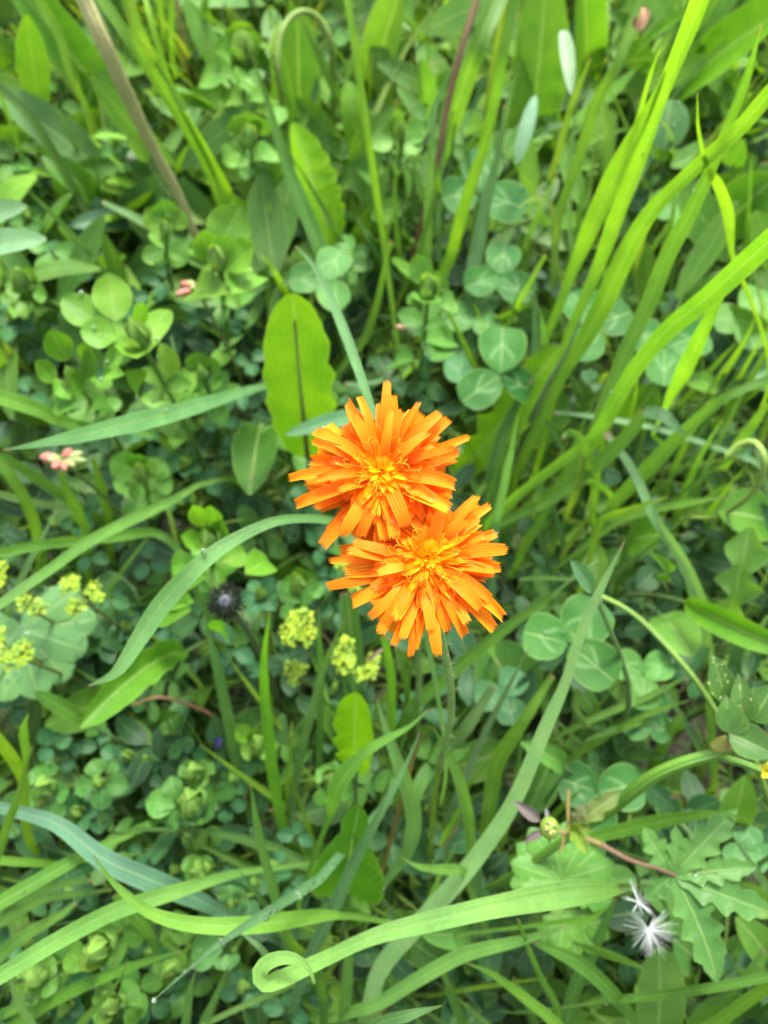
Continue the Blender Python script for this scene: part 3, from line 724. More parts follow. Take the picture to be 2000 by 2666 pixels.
stalk('1', '1445,720 1440,400 1432,200 1392,95 1320,48 1245,85 1203,195 1207,350 1238,560', (2, 7, 11, 13, 12, 8), (20, 24, 27, 28, 27, 26, 22), (.19, .25, .06), 'pale curved stem bent over into an arch near the top edge')
leaf('1', '1300,640 1285,30', (3, 11), 190, (.085, .18, .045), 'wide dull green leaf standing behind the arched stem', pa=.35, pb=.4, arch=.03, cup=.35)
g('1', '1590,680 1530,560 1400,300 1305,85', (4, 9, 12), (66, 66, 52, 10), G, 'green blade starting under the arched stem and leaning down right')
g('F', '862,760 850,670 826,500 797,300 770,120 752,0 745,-40', (5, 9, 14, 17), (11, 15, 19, 20, 18), Y, 'slender bright yellow-green blade running from the top edge towards the flowers')
g('1', '1420,1200 1395,1120 1310,900 1230,700 1150,430 1090,250', (7, 11, 15), (80, 92, 84, 62, 40, 5), (.075, .185, .04), 'sharp pointed blue-green blade rising from left of the flowers to the top trefoil')
leaf('1', '1430,1080 1262,530', (6, 11), 210, (.21, .37, .010), 'bright yellow-green dandelion leaf with jagged edge right of the sharp blue-green blade', teeth=8, tamp=.16, pa=.5, pb=.6, arch=.04, cup=.5, tl=.2, roll=-25)
g('1', '1520,600 1440,520 1300,400 1140,250', (3, 5, 6), (40, 44, 38, 20), D, 'dark green blade slanting behind the arched stem')
leaf('F', '795,215 868,-30', (3, 11), 90, (.12, .22, .05), 'broad pale leaf at the top edge just right of the slender bright blade', pa=.3, pb=.35, arch=.02, cup=.35)
g('1', '1640,860 1560,830 1500,800 1440,780', (4, 5, 5), (20, 24, 22, 5), S, 'thin pale blade lying low left of the slender bright blade')
g('1', '1659,1150 1610,1060 1565,980 1540,930', (6, 8, 9), (40, 36, 26, 4), B, 'short bluish blade tip left of the clover leaves above the flowers')
leaf('1', '1560,1180 1640,960', (4, 7), 170, (.10, .19, .014), 'low yellowish leaf below the slender bright blade', arch=.06)

# ------------------------------------------------------------------ blades: top right
stalk('2', '0,1440 70,1300 150,1000 230,700 270,480 330,230 400,0 425,-90', (2, 6, 10, 13, 15), (16, 20, 26, 30, 30), (.12, .075, .035), 'thin reddish brown stem running down from the top edge beside a wide blade')
g('2', '215,780 240,700 320,430 400,200 490,-20 520,-100', (4, 9, 13, 14), (50, 84, 112, 112, 100), (.105, .20, .035), 'wide grass blade alongside the reddish brown stem at the top')
g('2', '440,470 470,280 520,0 535,-80', (7, 10, 13), (24, 30, 30, 26), V, 'narrow yellowish blade just right of the wide blade by the reddish stem')
g('2', '410,660 470,470 510,250 558,0 575,-80', (6, 11, 14), (44, 52, 56, 56, 50), L, 'light green blade second right of the wide blade by the reddish stem')
g('2', '185,1110 200,800 210,600 230,430 302,278', (6, 11, 14), (54, 50, 44, 36, 6), (.12, .23, .07), 'pale-edged blade curving to a point against the reddish brown stem')
g('2', '290,1110 360,850 430,650 492,462', (7, 11, 14), (58, 62, 58, 6), Y, 'bright blade leaning right above the chevron clover, ending in a point')
g('2', '390,1170 400,1100 450,850 500,650 522,450', (7, 10, 13), (80, 72, 56, 40, 16), (.12, .22, .09), 'whitish blue blade standing in front of the clover leaves, top centre')
leaf('2', '620,760 700,-60', (3, 12), 250, (.12, .24, .03), 'large light green dandelion leaf standing behind the drooping white petals', teeth=7, tamp=.10, pa=.3, pb=.3, arch=.03, cup=.35)
leaf('2', '860,420 860,-90', (3, 12), 190, (.13, .25, .03), 'second light green broad leaf at the top edge behind the drooping white petals', pa=.3, pb=.3, arch=.03, cup=.3)
g('2', '690,850 740,700 790,520 820,430 892,250', (5, 9, 12.5), (30, 32, 32, 34, 8), V, 'stiff yellowish stem-like blade beside the drooping white petals')
leaf('2', '772,130 808,408', (12.5, 12), 62, (.34, .42, .27), 'white drooping narrow petal hanging at the top of the meadow', arch=.1, cup=.6, pa=.5, pb=.5, petiole=False, name='white_petal', cat='petal', face=.7)
leaf('2', '655,410 572,710', (12, 10.5), 64, (.26, .38, .25), 'silvery folded leaf hanging below and left of the white petal', arch=.08, cup=.7, pa=.6, pb=.5, petiole=False, face=.7)
g('2', '735,1110 750,930 840,680 900,470 1000,280 1085,60 1110,-40', (6, 10, 14, 16), (44, 50, 60, 66, 60, 34), L, 'tall green blade right of the white petal reaching the dry brown husk')
g('2', '620,860 650,810 660,720 620,600', (5, 7, 8), (30, 34, 30, 8), B, 'short blue-green blade under the silvery folded leaf')
g('2', '520,780 620,690 700,590', (6, 7, 7), (20, 22, 16), L, 'thin blade slanting up right under the silvery folded leaf', root=False)
g('2', '640,590 710,555 800,530', (7, 8, 8), (36, 34, 24), B, 'short bluish blade crossing the yellowish stem-like blade', root=False)
leaf('2', '1060,280 1310,60', (8, 13), 100, (.11, .24, .02), 'toothed bright leaf leaning right near the dry brown husk', teeth=7, tamp=.22, pa=.4, pb=.5, arch=.05)
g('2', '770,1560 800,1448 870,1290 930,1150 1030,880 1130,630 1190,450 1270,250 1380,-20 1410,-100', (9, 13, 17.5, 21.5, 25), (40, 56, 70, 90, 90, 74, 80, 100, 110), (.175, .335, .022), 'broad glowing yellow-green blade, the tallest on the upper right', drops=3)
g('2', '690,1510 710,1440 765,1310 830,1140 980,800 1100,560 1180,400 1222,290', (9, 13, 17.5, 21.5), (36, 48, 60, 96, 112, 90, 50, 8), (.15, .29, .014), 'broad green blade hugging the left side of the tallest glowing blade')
g('2', '1080,560 1100,500 1140,350 1192,205', (18, 20, 22), (36, 30, 22, 4), Y, 'fine pointed blade tip left of the tallest glowing blade', root=False)
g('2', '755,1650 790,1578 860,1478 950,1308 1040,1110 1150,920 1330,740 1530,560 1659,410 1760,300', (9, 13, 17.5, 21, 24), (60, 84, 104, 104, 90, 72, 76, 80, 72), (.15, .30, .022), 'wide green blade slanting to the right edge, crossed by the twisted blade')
g('2', '880,1910 900,1878 990,1658 1060,1478 1150,1290 1220,1110 1330,900 1400,750 1470,580 1560,350 1632,105', (10, 14.5, 19.5, 24), (50, 66, 82, 84, 86, 84, 66, 52, 44, 4), L, 'long blade with dark pointed tip in the upper right corner', drops=2)
g('2', '1502,1090 1490,920 1450,800 1395,700 1362,560 1355,402', (16, 19.5, 23), (26, 62, 66, 34, 26, 6), Y, 'twisted little blade with brown tip crossing the long pointed blade', twist=60)
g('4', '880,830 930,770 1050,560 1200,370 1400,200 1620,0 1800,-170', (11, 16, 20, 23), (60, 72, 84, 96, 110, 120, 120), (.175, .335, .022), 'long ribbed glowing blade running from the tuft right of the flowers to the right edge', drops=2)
leaf('2', '1240,420 1760,20', (4, 13), 280, (.14, .28, .014), 'huge mottled plantain leaf filling the top right corner', pa=.4, pb=.4, arch=.03, cup=.2, wav=.02)
leaf('2', '1330,40 1700,-160', (3, 10), 200, (.10, .2, .025), 'broad leaf at the top edge above the huge mottled leaf', pa=.4, pb=.4, arch=.03)
leaf('2', '1215,650 1235,430', (6, 7.5), 165, (.10, .20, .06), 'round pale leaf with dew drops behind the tallest blade', drops=9, pa=.5, pb=.5, arch=.05)
g('2', '735,1060 740,950 702,866 640,860 585,892', (8, 10, 11), (22, 28, 30, 24, 6), V, 'little hooked blade with bleached tip above the tuft right of the flowers')
leaf('2', '175,480 155,250', (5, 9), 92, (.11, .23, .05), 'curled light leaf behind the reddish brown stem', arch=.12, cup=.5)
leaf('2', '1450,1000 1700,760', (5, 9), 230, (.07, .165, .02), 'broad dark leaf low at the right edge under the slanting blades', arch=.06)
leaf('2', '1480,660 1240,720', (5, 7), 110, (.085, .18, .025), 'oval leaf beneath the wide slanting blade at upper right', arch=.08, pa=.7)
g('2', '1570,1161 1620,900 1659,700', (4, 7, 9), (70, 80, 70), G, 'blurred green blade upright at the right edge')
g('2', '930,380 960,500 970,700 940,900', (10, 8, 5), (8, 44, 60, 60), Y, 'blurred upright blade right of the tall green blade', root=False)
g('2', '1000,760 1070,620 1150,480', (4, 6, 7), (60, 60, 30), D, 'dark broad blade deep behind the glowing blades')
g('2', '560,-20 590,200 600,420 560,640', (10, 8, 5), (60, 70, 66, 50), V, 'yellowish blade at the edge of the large dandelion leaf', root=False)
g('2', '60,60 130,120 190,220 220,300', (9, 7, 4), (12, 34, 40, 36), G, 'bluish blade behind the reddish brown stem, top centre', root=False)

# ------------------------------------------------------------------ blades: middle left and centre
g('3', '1250,560 1170,580 1000,628 800,690 500,765 200,832 12,866', (9, 13.5, 17, 19), (30, 36, 62, 84, 104, 74, 5), (.16, .31, .11), 'long pale blade pointing left across the trefoils, tip at the left edge', roll=4, fold=.14, drops=2)
g('3', '1640,740 1610,690 1550,520 1480,330 1400,150 1340,50 1275,-18', (21, 19, 17, 16), (34, 44, 52, 52, 44, 26, 6), (.12, .25, .11), 'blue-green blade bending down to the upper flower from above', roll=6)
leaf('3', '1330,900 1262,188', (6, 14.5), 318, (.15, .285, .014), 'big blunt bright dandelion leaf with dark midrib standing left above the flowers', pa=.46, pb=.46, arch=.02, cup=.14, wav=.015, teeth=6, tamp=.07, rib=(.10, .055, .03), nu=13, tr=2.2)
leaf('3', '1640,700 1235,800', (10, 12), 76, (.095, .20, .09), 'bluish leaf tip poking out left from under the upper flower', pa=.6, pb=.6, arch=.05)
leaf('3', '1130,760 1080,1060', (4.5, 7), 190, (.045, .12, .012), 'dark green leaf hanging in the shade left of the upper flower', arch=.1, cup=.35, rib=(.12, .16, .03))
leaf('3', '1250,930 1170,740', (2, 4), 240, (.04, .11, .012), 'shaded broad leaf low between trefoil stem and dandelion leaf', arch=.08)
g('3', '370,770 290,750 150,690 0,640 -80,612', (9, 12, 14), (60, 80, 92, 92), (.10, .225, .04), 'wide blade reaching in from the left edge above the long pale blade')
g('3', '180,1340 140,1161 60,1000 -40,880', (4, 8, 10), (50, 56, 60, 50), L, 'blade leaving the left edge just below the long pale blade')
g('3', '440,1180 300,1080 120,960 -40,870', (4, 7, 9), (40, 56, 60, 50), G, 'dull blade at the left edge under the pink-tipped buds')
g('3', '460,1150 250,1110 100,1080 -60,1040', (4, 6, 8), (26, 36, 40, 36), S, 'pale thin blade lying low at the left edge below the pink-tipped buds')
g('3', '370,1200 310,1080 260,960', (6, 8, 9.5), (50, 54, 30), L, 'short blade standing below the pink-tipped buds')
g('3', '470,1180 430,1020 400,900', (4, 6, 8), (50, 56, 30), L, 'short wide blade right of the pink-tipped buds')
g('3', '160,560 80,480 0,400 -60,330', (3, 6, 8), (22, 30, 34, 30), V, 'yellowish stem-like blade at the left edge beside the left trefoil')
g('3', '40,640 20,560 0,440 -30,300', (3, 6, 8), (40, 44, 44, 40), L, 'blade running up the left edge beside the left trefoil')
g('3', '1510,470 1580,380 1630,240 1659,100 1690,-40', (5, 8, 11), (40, 46, 40, 30, 20), L, 'green blade right of the big blunt leaf, leaning up right')
g('3', '1659,560 1560,580 1490,578', (6, 7, 7), (26, 30, 20), S, 'small pale blade crossing right of the big blunt leaf', root=False)
g('3', '1180,400 1160,200 1150,20', (3, 6, 8), (24, 26, 20), G, 'dark upright blade left of the big blunt leaf')
g('3', '1240,200 1180,90 1130,10', (5, 8, 9), (36, 34, 16), Y, 'bright short blade just above the big blunt leaf')
g('3', '830,600 780,560 740,372', (8, 8, 8), (16, 16, 12), B, 'thin bluish blade behind the largest trefoil', root=False)
# from the tuft right of the flowers
leaf('4', '310,990 760,420', (3.5, 9.5), 215, (.19, .34, .010), 'jagged bright yellow-green dandelion leaf rising right of the upper flower', teeth=6, tamp=.34, pa=.5, pb=.42, arch=.04, cup=.3, roll=-10, tr=.3)
stalk('4', '520,1070 530,1050 600,830 700,600 790,440 850,300', (3, 6, 10, 12), (30, 34, 36, 26, 6), (.13, .20, .06), 'pale greenish grass stalk with joints right of the upper flower', hairs=60)
g('4', '520,330 600,200 700,20', (5, 9, 11), (24, 28, 16), Y, 'thin bright blade above the round chevron clover')
g('4', '690,430 680,300 650,205', (9, 11, 12), (36, 30, 4), B, 'thin pointed blade right of the round chevron clover')
g('4', '970,680 1010,580 1080,420 1150,250', (10, 12, 13), (24, 30, 26, 6), G, 'narrow shadowed blade under the straight glowing blade')
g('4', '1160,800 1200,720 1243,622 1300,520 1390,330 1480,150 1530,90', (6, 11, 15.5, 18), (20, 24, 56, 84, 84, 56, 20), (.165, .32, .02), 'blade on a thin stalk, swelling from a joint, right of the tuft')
g('4', '900,860 960,770 1040,640 1110,530', (9, 11, 12), (40, 44, 36, 8), Y, 'thin bright sliver of a blade at the foot of the tuft')
g('4', '980,1120 1010,1080 1150,930 1300,780 1470,640 1659,560 1760,530', (6, 10, 13, 14), (50, 72, 76, 72, 54, 46, 40), (.105, .225, .035), 'long curved green blade arching to the right edge below the tuft')
g('4', '620,1130 690,1098 820,1005 940,910 1040,820 1100,740 1128,700', (7, 10, 13), (40, 56, 64, 72, 80, 70, 60), (.10, .22, .03), 'blade with folded tip climbing right from behind the lower flower', root=True)
g('4', '1124,698 1200,715 1250,755 1303,803', (13, 13.3, 13), (56, 70, 50, 5), (.075, .18, .075), 'folded over tip of a blade, ending in a dew drop, right of the tuft foot', root=False, drops=1)
g('4', '872,990 884,940 880,870 840,805 795,785 770,812', (9, 11, 12, 12), (44, 56, 60, 54, 44, 24), L, 'short blade curling over at its tip, right of the upper flower')
g('4', '1620,930 1590,910 1200,780 900,722 735,705', (6, 8, 9), (34, 34, 36, 34, 20), S, 'pale blade lying almost level behind the foot of the tuft')
stalk('4', '1440,1161 1560,1082 1625,1000 1642,900 1600,832 1535,842 1480,890', (5, 8, 10, 9), (20, 26, 30, 26), (.26, .33, .09), 'pale yellow stem curled into a loop at the right edge')
g('6', '1400,760 1400,680 1370,450 1280,250 1170,80 1080,-120 960,-290', (1.5, 7, 11, 11), (40, 56, 62, 62, 50, 46, 36), (.17, .29, .12), 'whitish green blade curving down the right side beside the dandelion leaf', roll=8)
g('4', '930,1180 950,1161 1100,1112 1228,1068', (9, 11, 12), (36, 42, 34, 5), Y, 'bright pointed blade, upper of two lying right of the lower flower')
g('4', '980,1200 1050,1160 1250,1108 1492,1068', (7, 9, 11), (36, 44, 44, 6), L, 'longer pointed blade lying right, below the bright pointed one')
g('4', '480,1180 500,1090 540,900 578,715', (8, 12, 15), (50, 50, 42, 4), (.095, .2, .08), 'sharp grey-green blade standing upright just right of the upper flower')
g('4', '470,1161 490,900 560,700 640,560', (4, 7, 9), (90, 90, 60, 20), (.06, .15, .03), 'wide shaded blade behind the sharp grey-green one')
g('4', '900,1161 920,1000 950,800', (4, 7, 9), (44, 46, 26), L, 'upright blade at the foot of the tuft, below the curled tip')
g('4', '800,930 740,800 670,700 590,580', (5, 7, 8), (18, 24, 22, 12), B, 'thin bluish blade crossing the jagged dandelion leaf')
g('4', '640,1161 660,1050 680,960', (6, 8, 9), (36, 30, 4), B, 'short grey-green blade tip right of where the flowers meet')
g('4', '780,1161 840,1020 860,900', (6, 9, 11), (30, 40, 34), V, 'pale hairy grass stalk below the short curling blade')
g('4', '560,1161 760,1030 860,960', (5, 7, 8), (60, 66, 50), G, 'broad green blade low right of where the flowers meet')
g('4', '1659,660 1600,740 1540,820 1450,950', (9, 7, 4), (40, 60, 60, 60), L, 'blurred blade leaning in from the right edge above the loop', root=False)
g('4', '1659,330 1630,220 1595,75', (6, 8, 9), (26, 24, 5), S, 'thin pale blade tip at the right edge under the glowing blades')
leaf('4', '1040,780 1180,580', (5, 8), 150, (.095, .21, .018), 'oval bright leaf behind the tuft of glowing blades', arch=.08)
leaf('4', '1440,600 1290,560', (6, 7), 90, L, 'small oval leaf below the blade on a thin stalk', arch=.1)
leaf('4', '1659,1180 1440,1130', (4, 6), 230, (.07, .17, .02), 'hairy green leaf under the loop at the right edge', arch=.1)
leaf('4', '620,960 760,590', (3, 6), 200, (.065, .155, .02), 'shaded jagged leaf behind the jointed grass stalk', teeth=5, tamp=.2, arch=.06)
# ------------------------------------------------------------------ middle left below
g('5', '850,-60 750,0 600,72 400,172 200,312 0,452 -80,510', (8, 12, 14.5, 15.5), (30, 44, 56, 58, 56, 52, 46), (.13, .275, .07), 'long green blade slanting from beside the flowers down to the left edge', roll=5)
g('5', '802,285 770,215 715,165 640,140 450,168 200,192 0,232 -80,246', (7, 9, 12, 14), (30, 44, 56, 46, 54, 52, 50), (.10, .225, .045), 'arched blade coming in level from the left edge above the lady-mantle flowers')
g('5', '1480,108 1390,85 1200,92 1000,180 850,292 700,452 600,602 500,748 380,806', (17, 18.5, 18.5, 17.5, 17), (40, 44, 50, 66, 86, 104, 96, 70, 5), (.15, .31, .10), 'long arched blade bowing from the lower flower down to a pale tip at left', roll=4, drops=2)
g('5', '20,540 100,330 180,170 255,30', (6, 9, 11), (40, 38, 30, 5), S, 'faint pale blade tip standing at the left edge under the arched blades')
g('5', '430,470 520,320 640,165', (5, 8, 10), (20, 22, 14), L, 'thin blade rising under the bend of the arched blade')
leaf('5', '800,660 345,985', (6, 11), 150, (.095, .205, .022), 'rolled bright dandelion leaf with toothed rim below the long arched blade', teeth=6, tamp=.12, pa=.6, pb=.42, arch=.12, cup=.9, side=.06, roll=18)
g('5', '1020,1175 1010,1100 985,960 935,720 880,495', (4, 7, 10, 12), (50, 54, 60, 50, 5), (.09, .2, .06), 'straight grey-green blade standing just right below the dark bud')
g('5', '1190,1240 1178,1161 1150,900 1142,700 1166,485', (6, 10, 15), (60, 58, 54, 36, 4), (.12, .30, .006), 'vivid dark-tipped green blade standing upright, mid lower left')
g('5', '1270,1240 1300,1100 1350,900 1400,720 1485,525', (5, 9, 13), (40, 44, 40, 34, 6), (.10, .2, .06), 'grey-green blade leaning right under the flowers, beside the yellow clusters')
g('5', '1380,1120 1384,1000 1386,760 1376,468', (4, 8, 12), (36, 40, 34, 6), (.07, .17, .045), 'straight thin blade standing left of the leaning grey-green blade')
leaf('5', '1540,1180 1540,835', (5, 10.5), 190, (.2, .36, .008), 'bright yellow-green upright leaf under the flowers with a nibbled left edge', teeth=5, tamp=.22, pa=.5, pb=.36, arch=.04, cup=.35, roll=15, tr=.25)
stalk('5', '945,975 900,925 800,882 680,855 570,890', (3, 5, 6, 5.5), (14, 16, 14, 8), (.24, .13, .07), 'dry brown bent stalk in the shade below the dark bud')
g('5', '110,1170 112,1100 100,1000 122,925', (9, 11, 13), (20, 44, 46, 4), L, 'small pointed leaf blade rising at the left edge, lower left')
g('5', '100,1200 60,1130 0,1050 -50,990', (8, 10, 12), (56, 60, 60, 50), Y, 'bright blade stub at the left edge beside the small pointed one')
leaf('5', '370,960 150,830', (5, 7), 70, (.07, .165, .025), 'narrow green leaf base under the rolled dandelion leaf', arch=.1)
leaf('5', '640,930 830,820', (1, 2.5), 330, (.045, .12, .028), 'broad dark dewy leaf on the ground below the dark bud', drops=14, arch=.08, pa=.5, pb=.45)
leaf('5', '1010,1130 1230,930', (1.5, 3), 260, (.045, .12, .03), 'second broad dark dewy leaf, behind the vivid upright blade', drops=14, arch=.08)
leaf('5', '690,1010 780,930', (2, 4), 130, (.07, .17, .018), 'small glossy green leaf in the dark hollow', arch=.12)
leaf('5', '1400,1130 1500,950', (2, 4), 180, (.05, .13, .035), 'round dark leaf beside the bright upright leaf', arch=.1, drops=4)
leaf('5', '930,1060 960,1035', (3.5, 4), 46, (.09, .05, .34), 'tiny violet flower petal deep in the shade', name='violet_petal', cat='petal', arch=.2, cup=.5)
g('5', '1530,860 1520,640 1500,400', (4, 6, 8), (110, 110, 80), (.055, .14, .02), 'broad shaded blade directly under the lower flower')
leaf('5', '1590,700 1659,640', (10, 10.5), 22, (.2, .15, .1), 'dry grey twig scrap under the lower flower', petiole=False, name='dry_twig', cat='twig', arch=.1, cup=.8, mat='dull')
# ------------------------------------------------------------------ right below the flowers
g('6', '-59,2164 0,2006 230,1746 400,1546 560,1306 700,980 780,800 850,580 920,420 985,290 1042,175', (4, 7.5, 10.5, 13.5, 16, 18), (76, 90, 92, 92, 88, 82, 76, 70, 46, 52, 6), (.27, .42, .15), 'long pale blade crossing the lower right from bottom centre to a point by the flowers', roll=3, fold=.16)
g('6', '110,920 150,870 350,700 550,540 720,420 812,348', (5, 8, 10.5), (60, 72, 66, 56, 40, 8), (.06, .165, .012), 'broad dark blade running up right behind the lower flower')
g('6', '470,1220 490,1130 600,960 690,820 730,760', (6, 9, 10.5), (80, 80, 70, 50, 30), L, 'green blade tucked behind the long pale diagonal blade')
g('6', '350,1200 390,1110 480,920 622,650', (6, 9, 12), (34, 34, 28, 4), (.12, .2, .13), 'grey thin pointed blade left of the long pale diagonal blade')
g('6', '270,1090 360,980 470,810', (4, 6, 7), (60, 66, 40), (.11, .19, .07), 'blurred pale blade low below the lower flower')
g('6', '120,920 90,760 60,640', (4, 6, 7), (30, 40, 40), G, 'blurred blade directly below the lower flower')
g('6', '40,1000 35,880 30,740 0,590', (8, 11, 14), (26, 44, 46, 40), (.075, .2, .012), 'dark green blade dropping out from under the lower flower')
g('8', '30,520 90,440 128,330 120,200 60,30 0,-140 -30,-240', (6, 9, 12, 13.5), (40, 62, 80, 84, 72, 50, 6), (.13, .26, .08), 'hooked blue-green blade bending down below the flowers', roll=10)
g('6', '-235,1370 -190,1230 -80,1100 20,1035 110,985 195,905', (10, 13, 14, 14.5), (30, 80, 110, 70, 44, 5), (.12, .265, .035), 'wide blade bending to a dark fine tip, lower centre', twist=30)
g('8', '372,370 366,270 330,120 280,0 215,-115', (8, 11, 13), (52, 60, 62, 46, 5), (.13, .265, .06), 'pointed blade standing left of the long pale diagonal blade')
g('6', '90,1240 120,1130 180,1000', (9, 11, 12), (30, 34, 4), BROWN, 'browned blade tip beside the wide bending blade')
g('6', '1240,960 1100,960 900,1030 870,1050', (4, 6, 7), (40, 44, 40, 10), G, 'shaded blade lying level right of the diagonal blade')
g('6', '860,970 1000,910 1150,850 1300,770', (5, 6, 7), (36, 40, 36, 10), G, 'second shaded blade lying level right of the diagonal blade')
g('6', '900,1060 1050,970 1180,910 1320,868', (5, 7, 8), (30, 36, 30, 5), L, 'light blade lying right of the diagonal blade, above the dark clover')
g('6', '1340,1030 1260,900 1200,800', (4, 6, 7), (30, 30, 12), B, 'bluish thin blade crossing under the green buttercup stalk')
g('6', '1170,1130 1240,1000 1290,920', (3, 5, 6), (50, 56, 30), G, 'wide shaded blade under the green buttercup stalk')
g('6', '1420,1120 1410,950 1400,780', (4, 6, 8), (40, 44, 30), L, 'upright pale blade behind the green buttercup stalk')
g('6', '1659,500 1560,680 1570,780', (7, 5, 4), (20, 30, 30), S, 'pale stem behind the spotted buttercup leaf', root=False)
leaf('6', '1300,440 1760,660', (7, 10), 120, (.085, .2, .016), 'folded glossy bright leaf pointing to the right edge', pa=.5, pb=.4, arch=.1, cup=.7, roll=-25)
leaf('6', '1480,520 1580,120', (5, 9), 220, (.13, .235, .06), 'pale deeply notched dandelion leaf at the right edge', teeth=3, tamp=.62, pa=.5, pb=.4, arch=.06, cup=.25, tskew=.6)
leaf('6', '1200,500 1330,680', (5, 7), 190, (.12, .23, .05), 'pale blurred leaf beside the folded glossy leaf', arch=.08)
leaf('6', '1060,180 1210,150', (4, 6), 190, (.08, .185, .022), 'rounded green leaf right of the lower flower', arch=.08)
leaf('6', '1170,330 1150,230', (6, 9), 56, L, 'small curled leaf rim right of the clover leaf', arch=.2, cup=.7)
leaf('6', '905,400 805,262', (14, 15), 76, (.095, .2, .09), 'small blue-green pointed leaf at the tip of the diagonal blade', arch=.06, cup=.5, pa=.6, pb=.7)
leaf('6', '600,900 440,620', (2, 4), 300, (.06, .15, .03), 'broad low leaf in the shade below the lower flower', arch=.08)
leaf('6', '770,1150 590,1050', (7, 9), 96, (.10, .215, .05), 'small curled leaf left of the dark clover', arch=.16, cup=.5)
stalk('6', '1600,1120 1490,1000 1330,760 1150,560 1040,470 930,415', (13, 14.5, 14), (28, 26, 26, 24), (.16, .25, .055), 'slim yellow-green stalk arching from the diagonal blade down to the buttercup joint')
g('6', '850,340 780,345 700,340 590,345', (9, 9, 8), (16, 22, 24, 20), G, 'small level dark blade right of the lower flower', root=False)
g('6', '730,420 820,330 925,265', (11, 12, 12.5), (12, 14, 9), S, 'dry thin pale stalk end crossing behind the diagonal blade tip', root=False)
g('6', '840,820 830,900 860,960 890,990', (8, 7, 6), (30, 44, 40, 20), (.12, .2, .08), 'pale hairy curled stem under the clover leaf', root=False)
g('6', '1310,1450 1300,1300 1240,1280', (2, 4, 5), (30, 34, 20), (.08, .05, .03), 'dark brown dead stem low beside the dark clover')
# ------------------------------------------------------------------ bottom left
g('7', '1060,740 990,700 850,622 650,540 450,450 250,300 60,240 -60,215', (6, 9, 10, 10), (20, 60, 98, 112, 104, 84, 64, 50), (.075, .165, .10), 'wide blue-green blade lying across the dark lower left', roll=4)
g('7', '1590,705 1560,700 1400,692 1100,732 850,732 650,680 500,560 402,435', (8, 12, 13.5, 15), (30, 36, 70, 88, 84, 72, 44, 5), (.16, .32, .05), 'curved bright blade sweeping level to a fine tip over the wide blue-green blade', roll=4)
g('7', '1120,495 1050,505 950,530 750,592 500,672 250,800 0,952 -90,1005', (7, 11, 14, 16), (30, 44, 60, 78, 84, 88, 86, 80), (.16, .32, .095), 'long broad blade slanting up from the left edge at bottom left', roll=5)
g('7', '1390,520 1355,550 1150,680 950,812 820,922 740,990 665,1057', (11, 13.5, 15, 15.5), (50, 56, 50, 48, 34, 16, 5), (.10, .22, .11), 'dew-covered blue-green blade slanting to a yellow tip at bottom centre left', drops=26)
g('7', '1330,900 1350,850 1425,700 1540,450 1659,225 1760,30 1815,-100', (7, 10, 13, 14), (60, 66, 66, 60, 50, 36, 5), (.085, .19, .075), 'blue-green blade leaning up right over the knobbed leaf')
g('7', '1210,700 1190,620 1130,400 1100,250 1084,132', (6, 9, 12), (46, 54, 48, 34, 5), (.12, .24, .06), 'pale pointed blade standing upright left of the knobbed leaf')
g('7', '1360,510 1330,480 1150,392 900,332 650,320 560,325 475,352', (3, 5.5, 7.5), (44, 60, 54, 36, 26, 20, 6), (.05, .13, .03), 'dark arched blade ending in a dry brown tip, lower left')
g('7', '430,400 350,440 150,552 0,640 -80,690', (8, 10, 12), (50, 66, 74, 74, 70), (.10, .22, .04), 'broad blade at the left edge above the long broad one', drops=2)
g('7', '-60,560 0,400 30,300 70,200 110,60 140,-40', (9, 12, 14), (40, 44, 44, 46, 30, 5), L, 'blade standing along the left edge, lower left')
g('7', '320,465 250,470 100,462 -60,450', (7, 9, 10), (10, 36, 44, 44), L, 'level blade coming in from the left edge over the broad one')
g('7', '-80,930 0,870 100,790 250,700 330,640', (5, 8, 9), (70, 76, 76, 60, 20), (.09, .2, .03), 'blade just under the broad one at the left edge')
g('7', '-60,760 60,690 200,620 420,590 480,580', (4, 6, 7), (50, 56, 50, 36, 10), G, 'shaded blade lying between the broad left-edge blades')
g('7', '-60,690 100,610 250,560 400,540', (3, 5, 6), (40, 50, 46, 20), G, 'deeper shaded blade beneath the broad left-edge blade')
g('7', '300,1250 360,1150 470,1030 520,960 553,898', (9, 12, 14), (40, 44, 34, 22, 4), (.13, .245, .04), 'light pointed blade at the bottom edge with a hooked fine tip')
g('7', '20,1190 80,1150 250,1045 500,935 780,845', (5, 8, 9), (50, 64, 66, 54, 10), (.085, .21, .012), 'vivid green blade slanting up right at the bottom left')
g('7', '0,1130 120,1070 300,950 420,880', (4, 6, 7), (60, 60, 50, 14), (.08, .19, .02), 'second green blade under the vivid bottom left blade')
g('7', '665,800 650,780 600,710 540,650 500,600', (6, 9, 11), (44, 56, 66, 60, 44), (.10, .22, .05), 'short stub of a bent blade under the fine curved tip')
g('7', '795,1240 800,1161 820,1020 845,930', (6, 9, 11), (44, 50, 40, 6), B, 'bluish blade upright at the bottom edge left of the curl')
g('7', '850,1240 880,1161 940,1030 988,908', (6, 9, 11), (44, 46, 34, 4), (.09, .2, .06), 'pointed blade next to the bluish one at the bottom edge')
g('7', '1330,975 1290,980 1100,1062 900,1155 820,1200', (5, 7, 8), (20, 28, 30, 28, 20), (.10, .2, .05), 'narrow blade slanting below the curled blade tip')
g('7', '1480,1161 1495,1000 1505,850', (5, 8, 10), (60, 66, 50), (.09, .2, .05), 'upright blade right of the curled tip at the bottom')
g('7', '1400,1060 1385,950 1380,850', (6, 9, 10), (50, 46, 6), G, 'short pointed blade right of the curl')
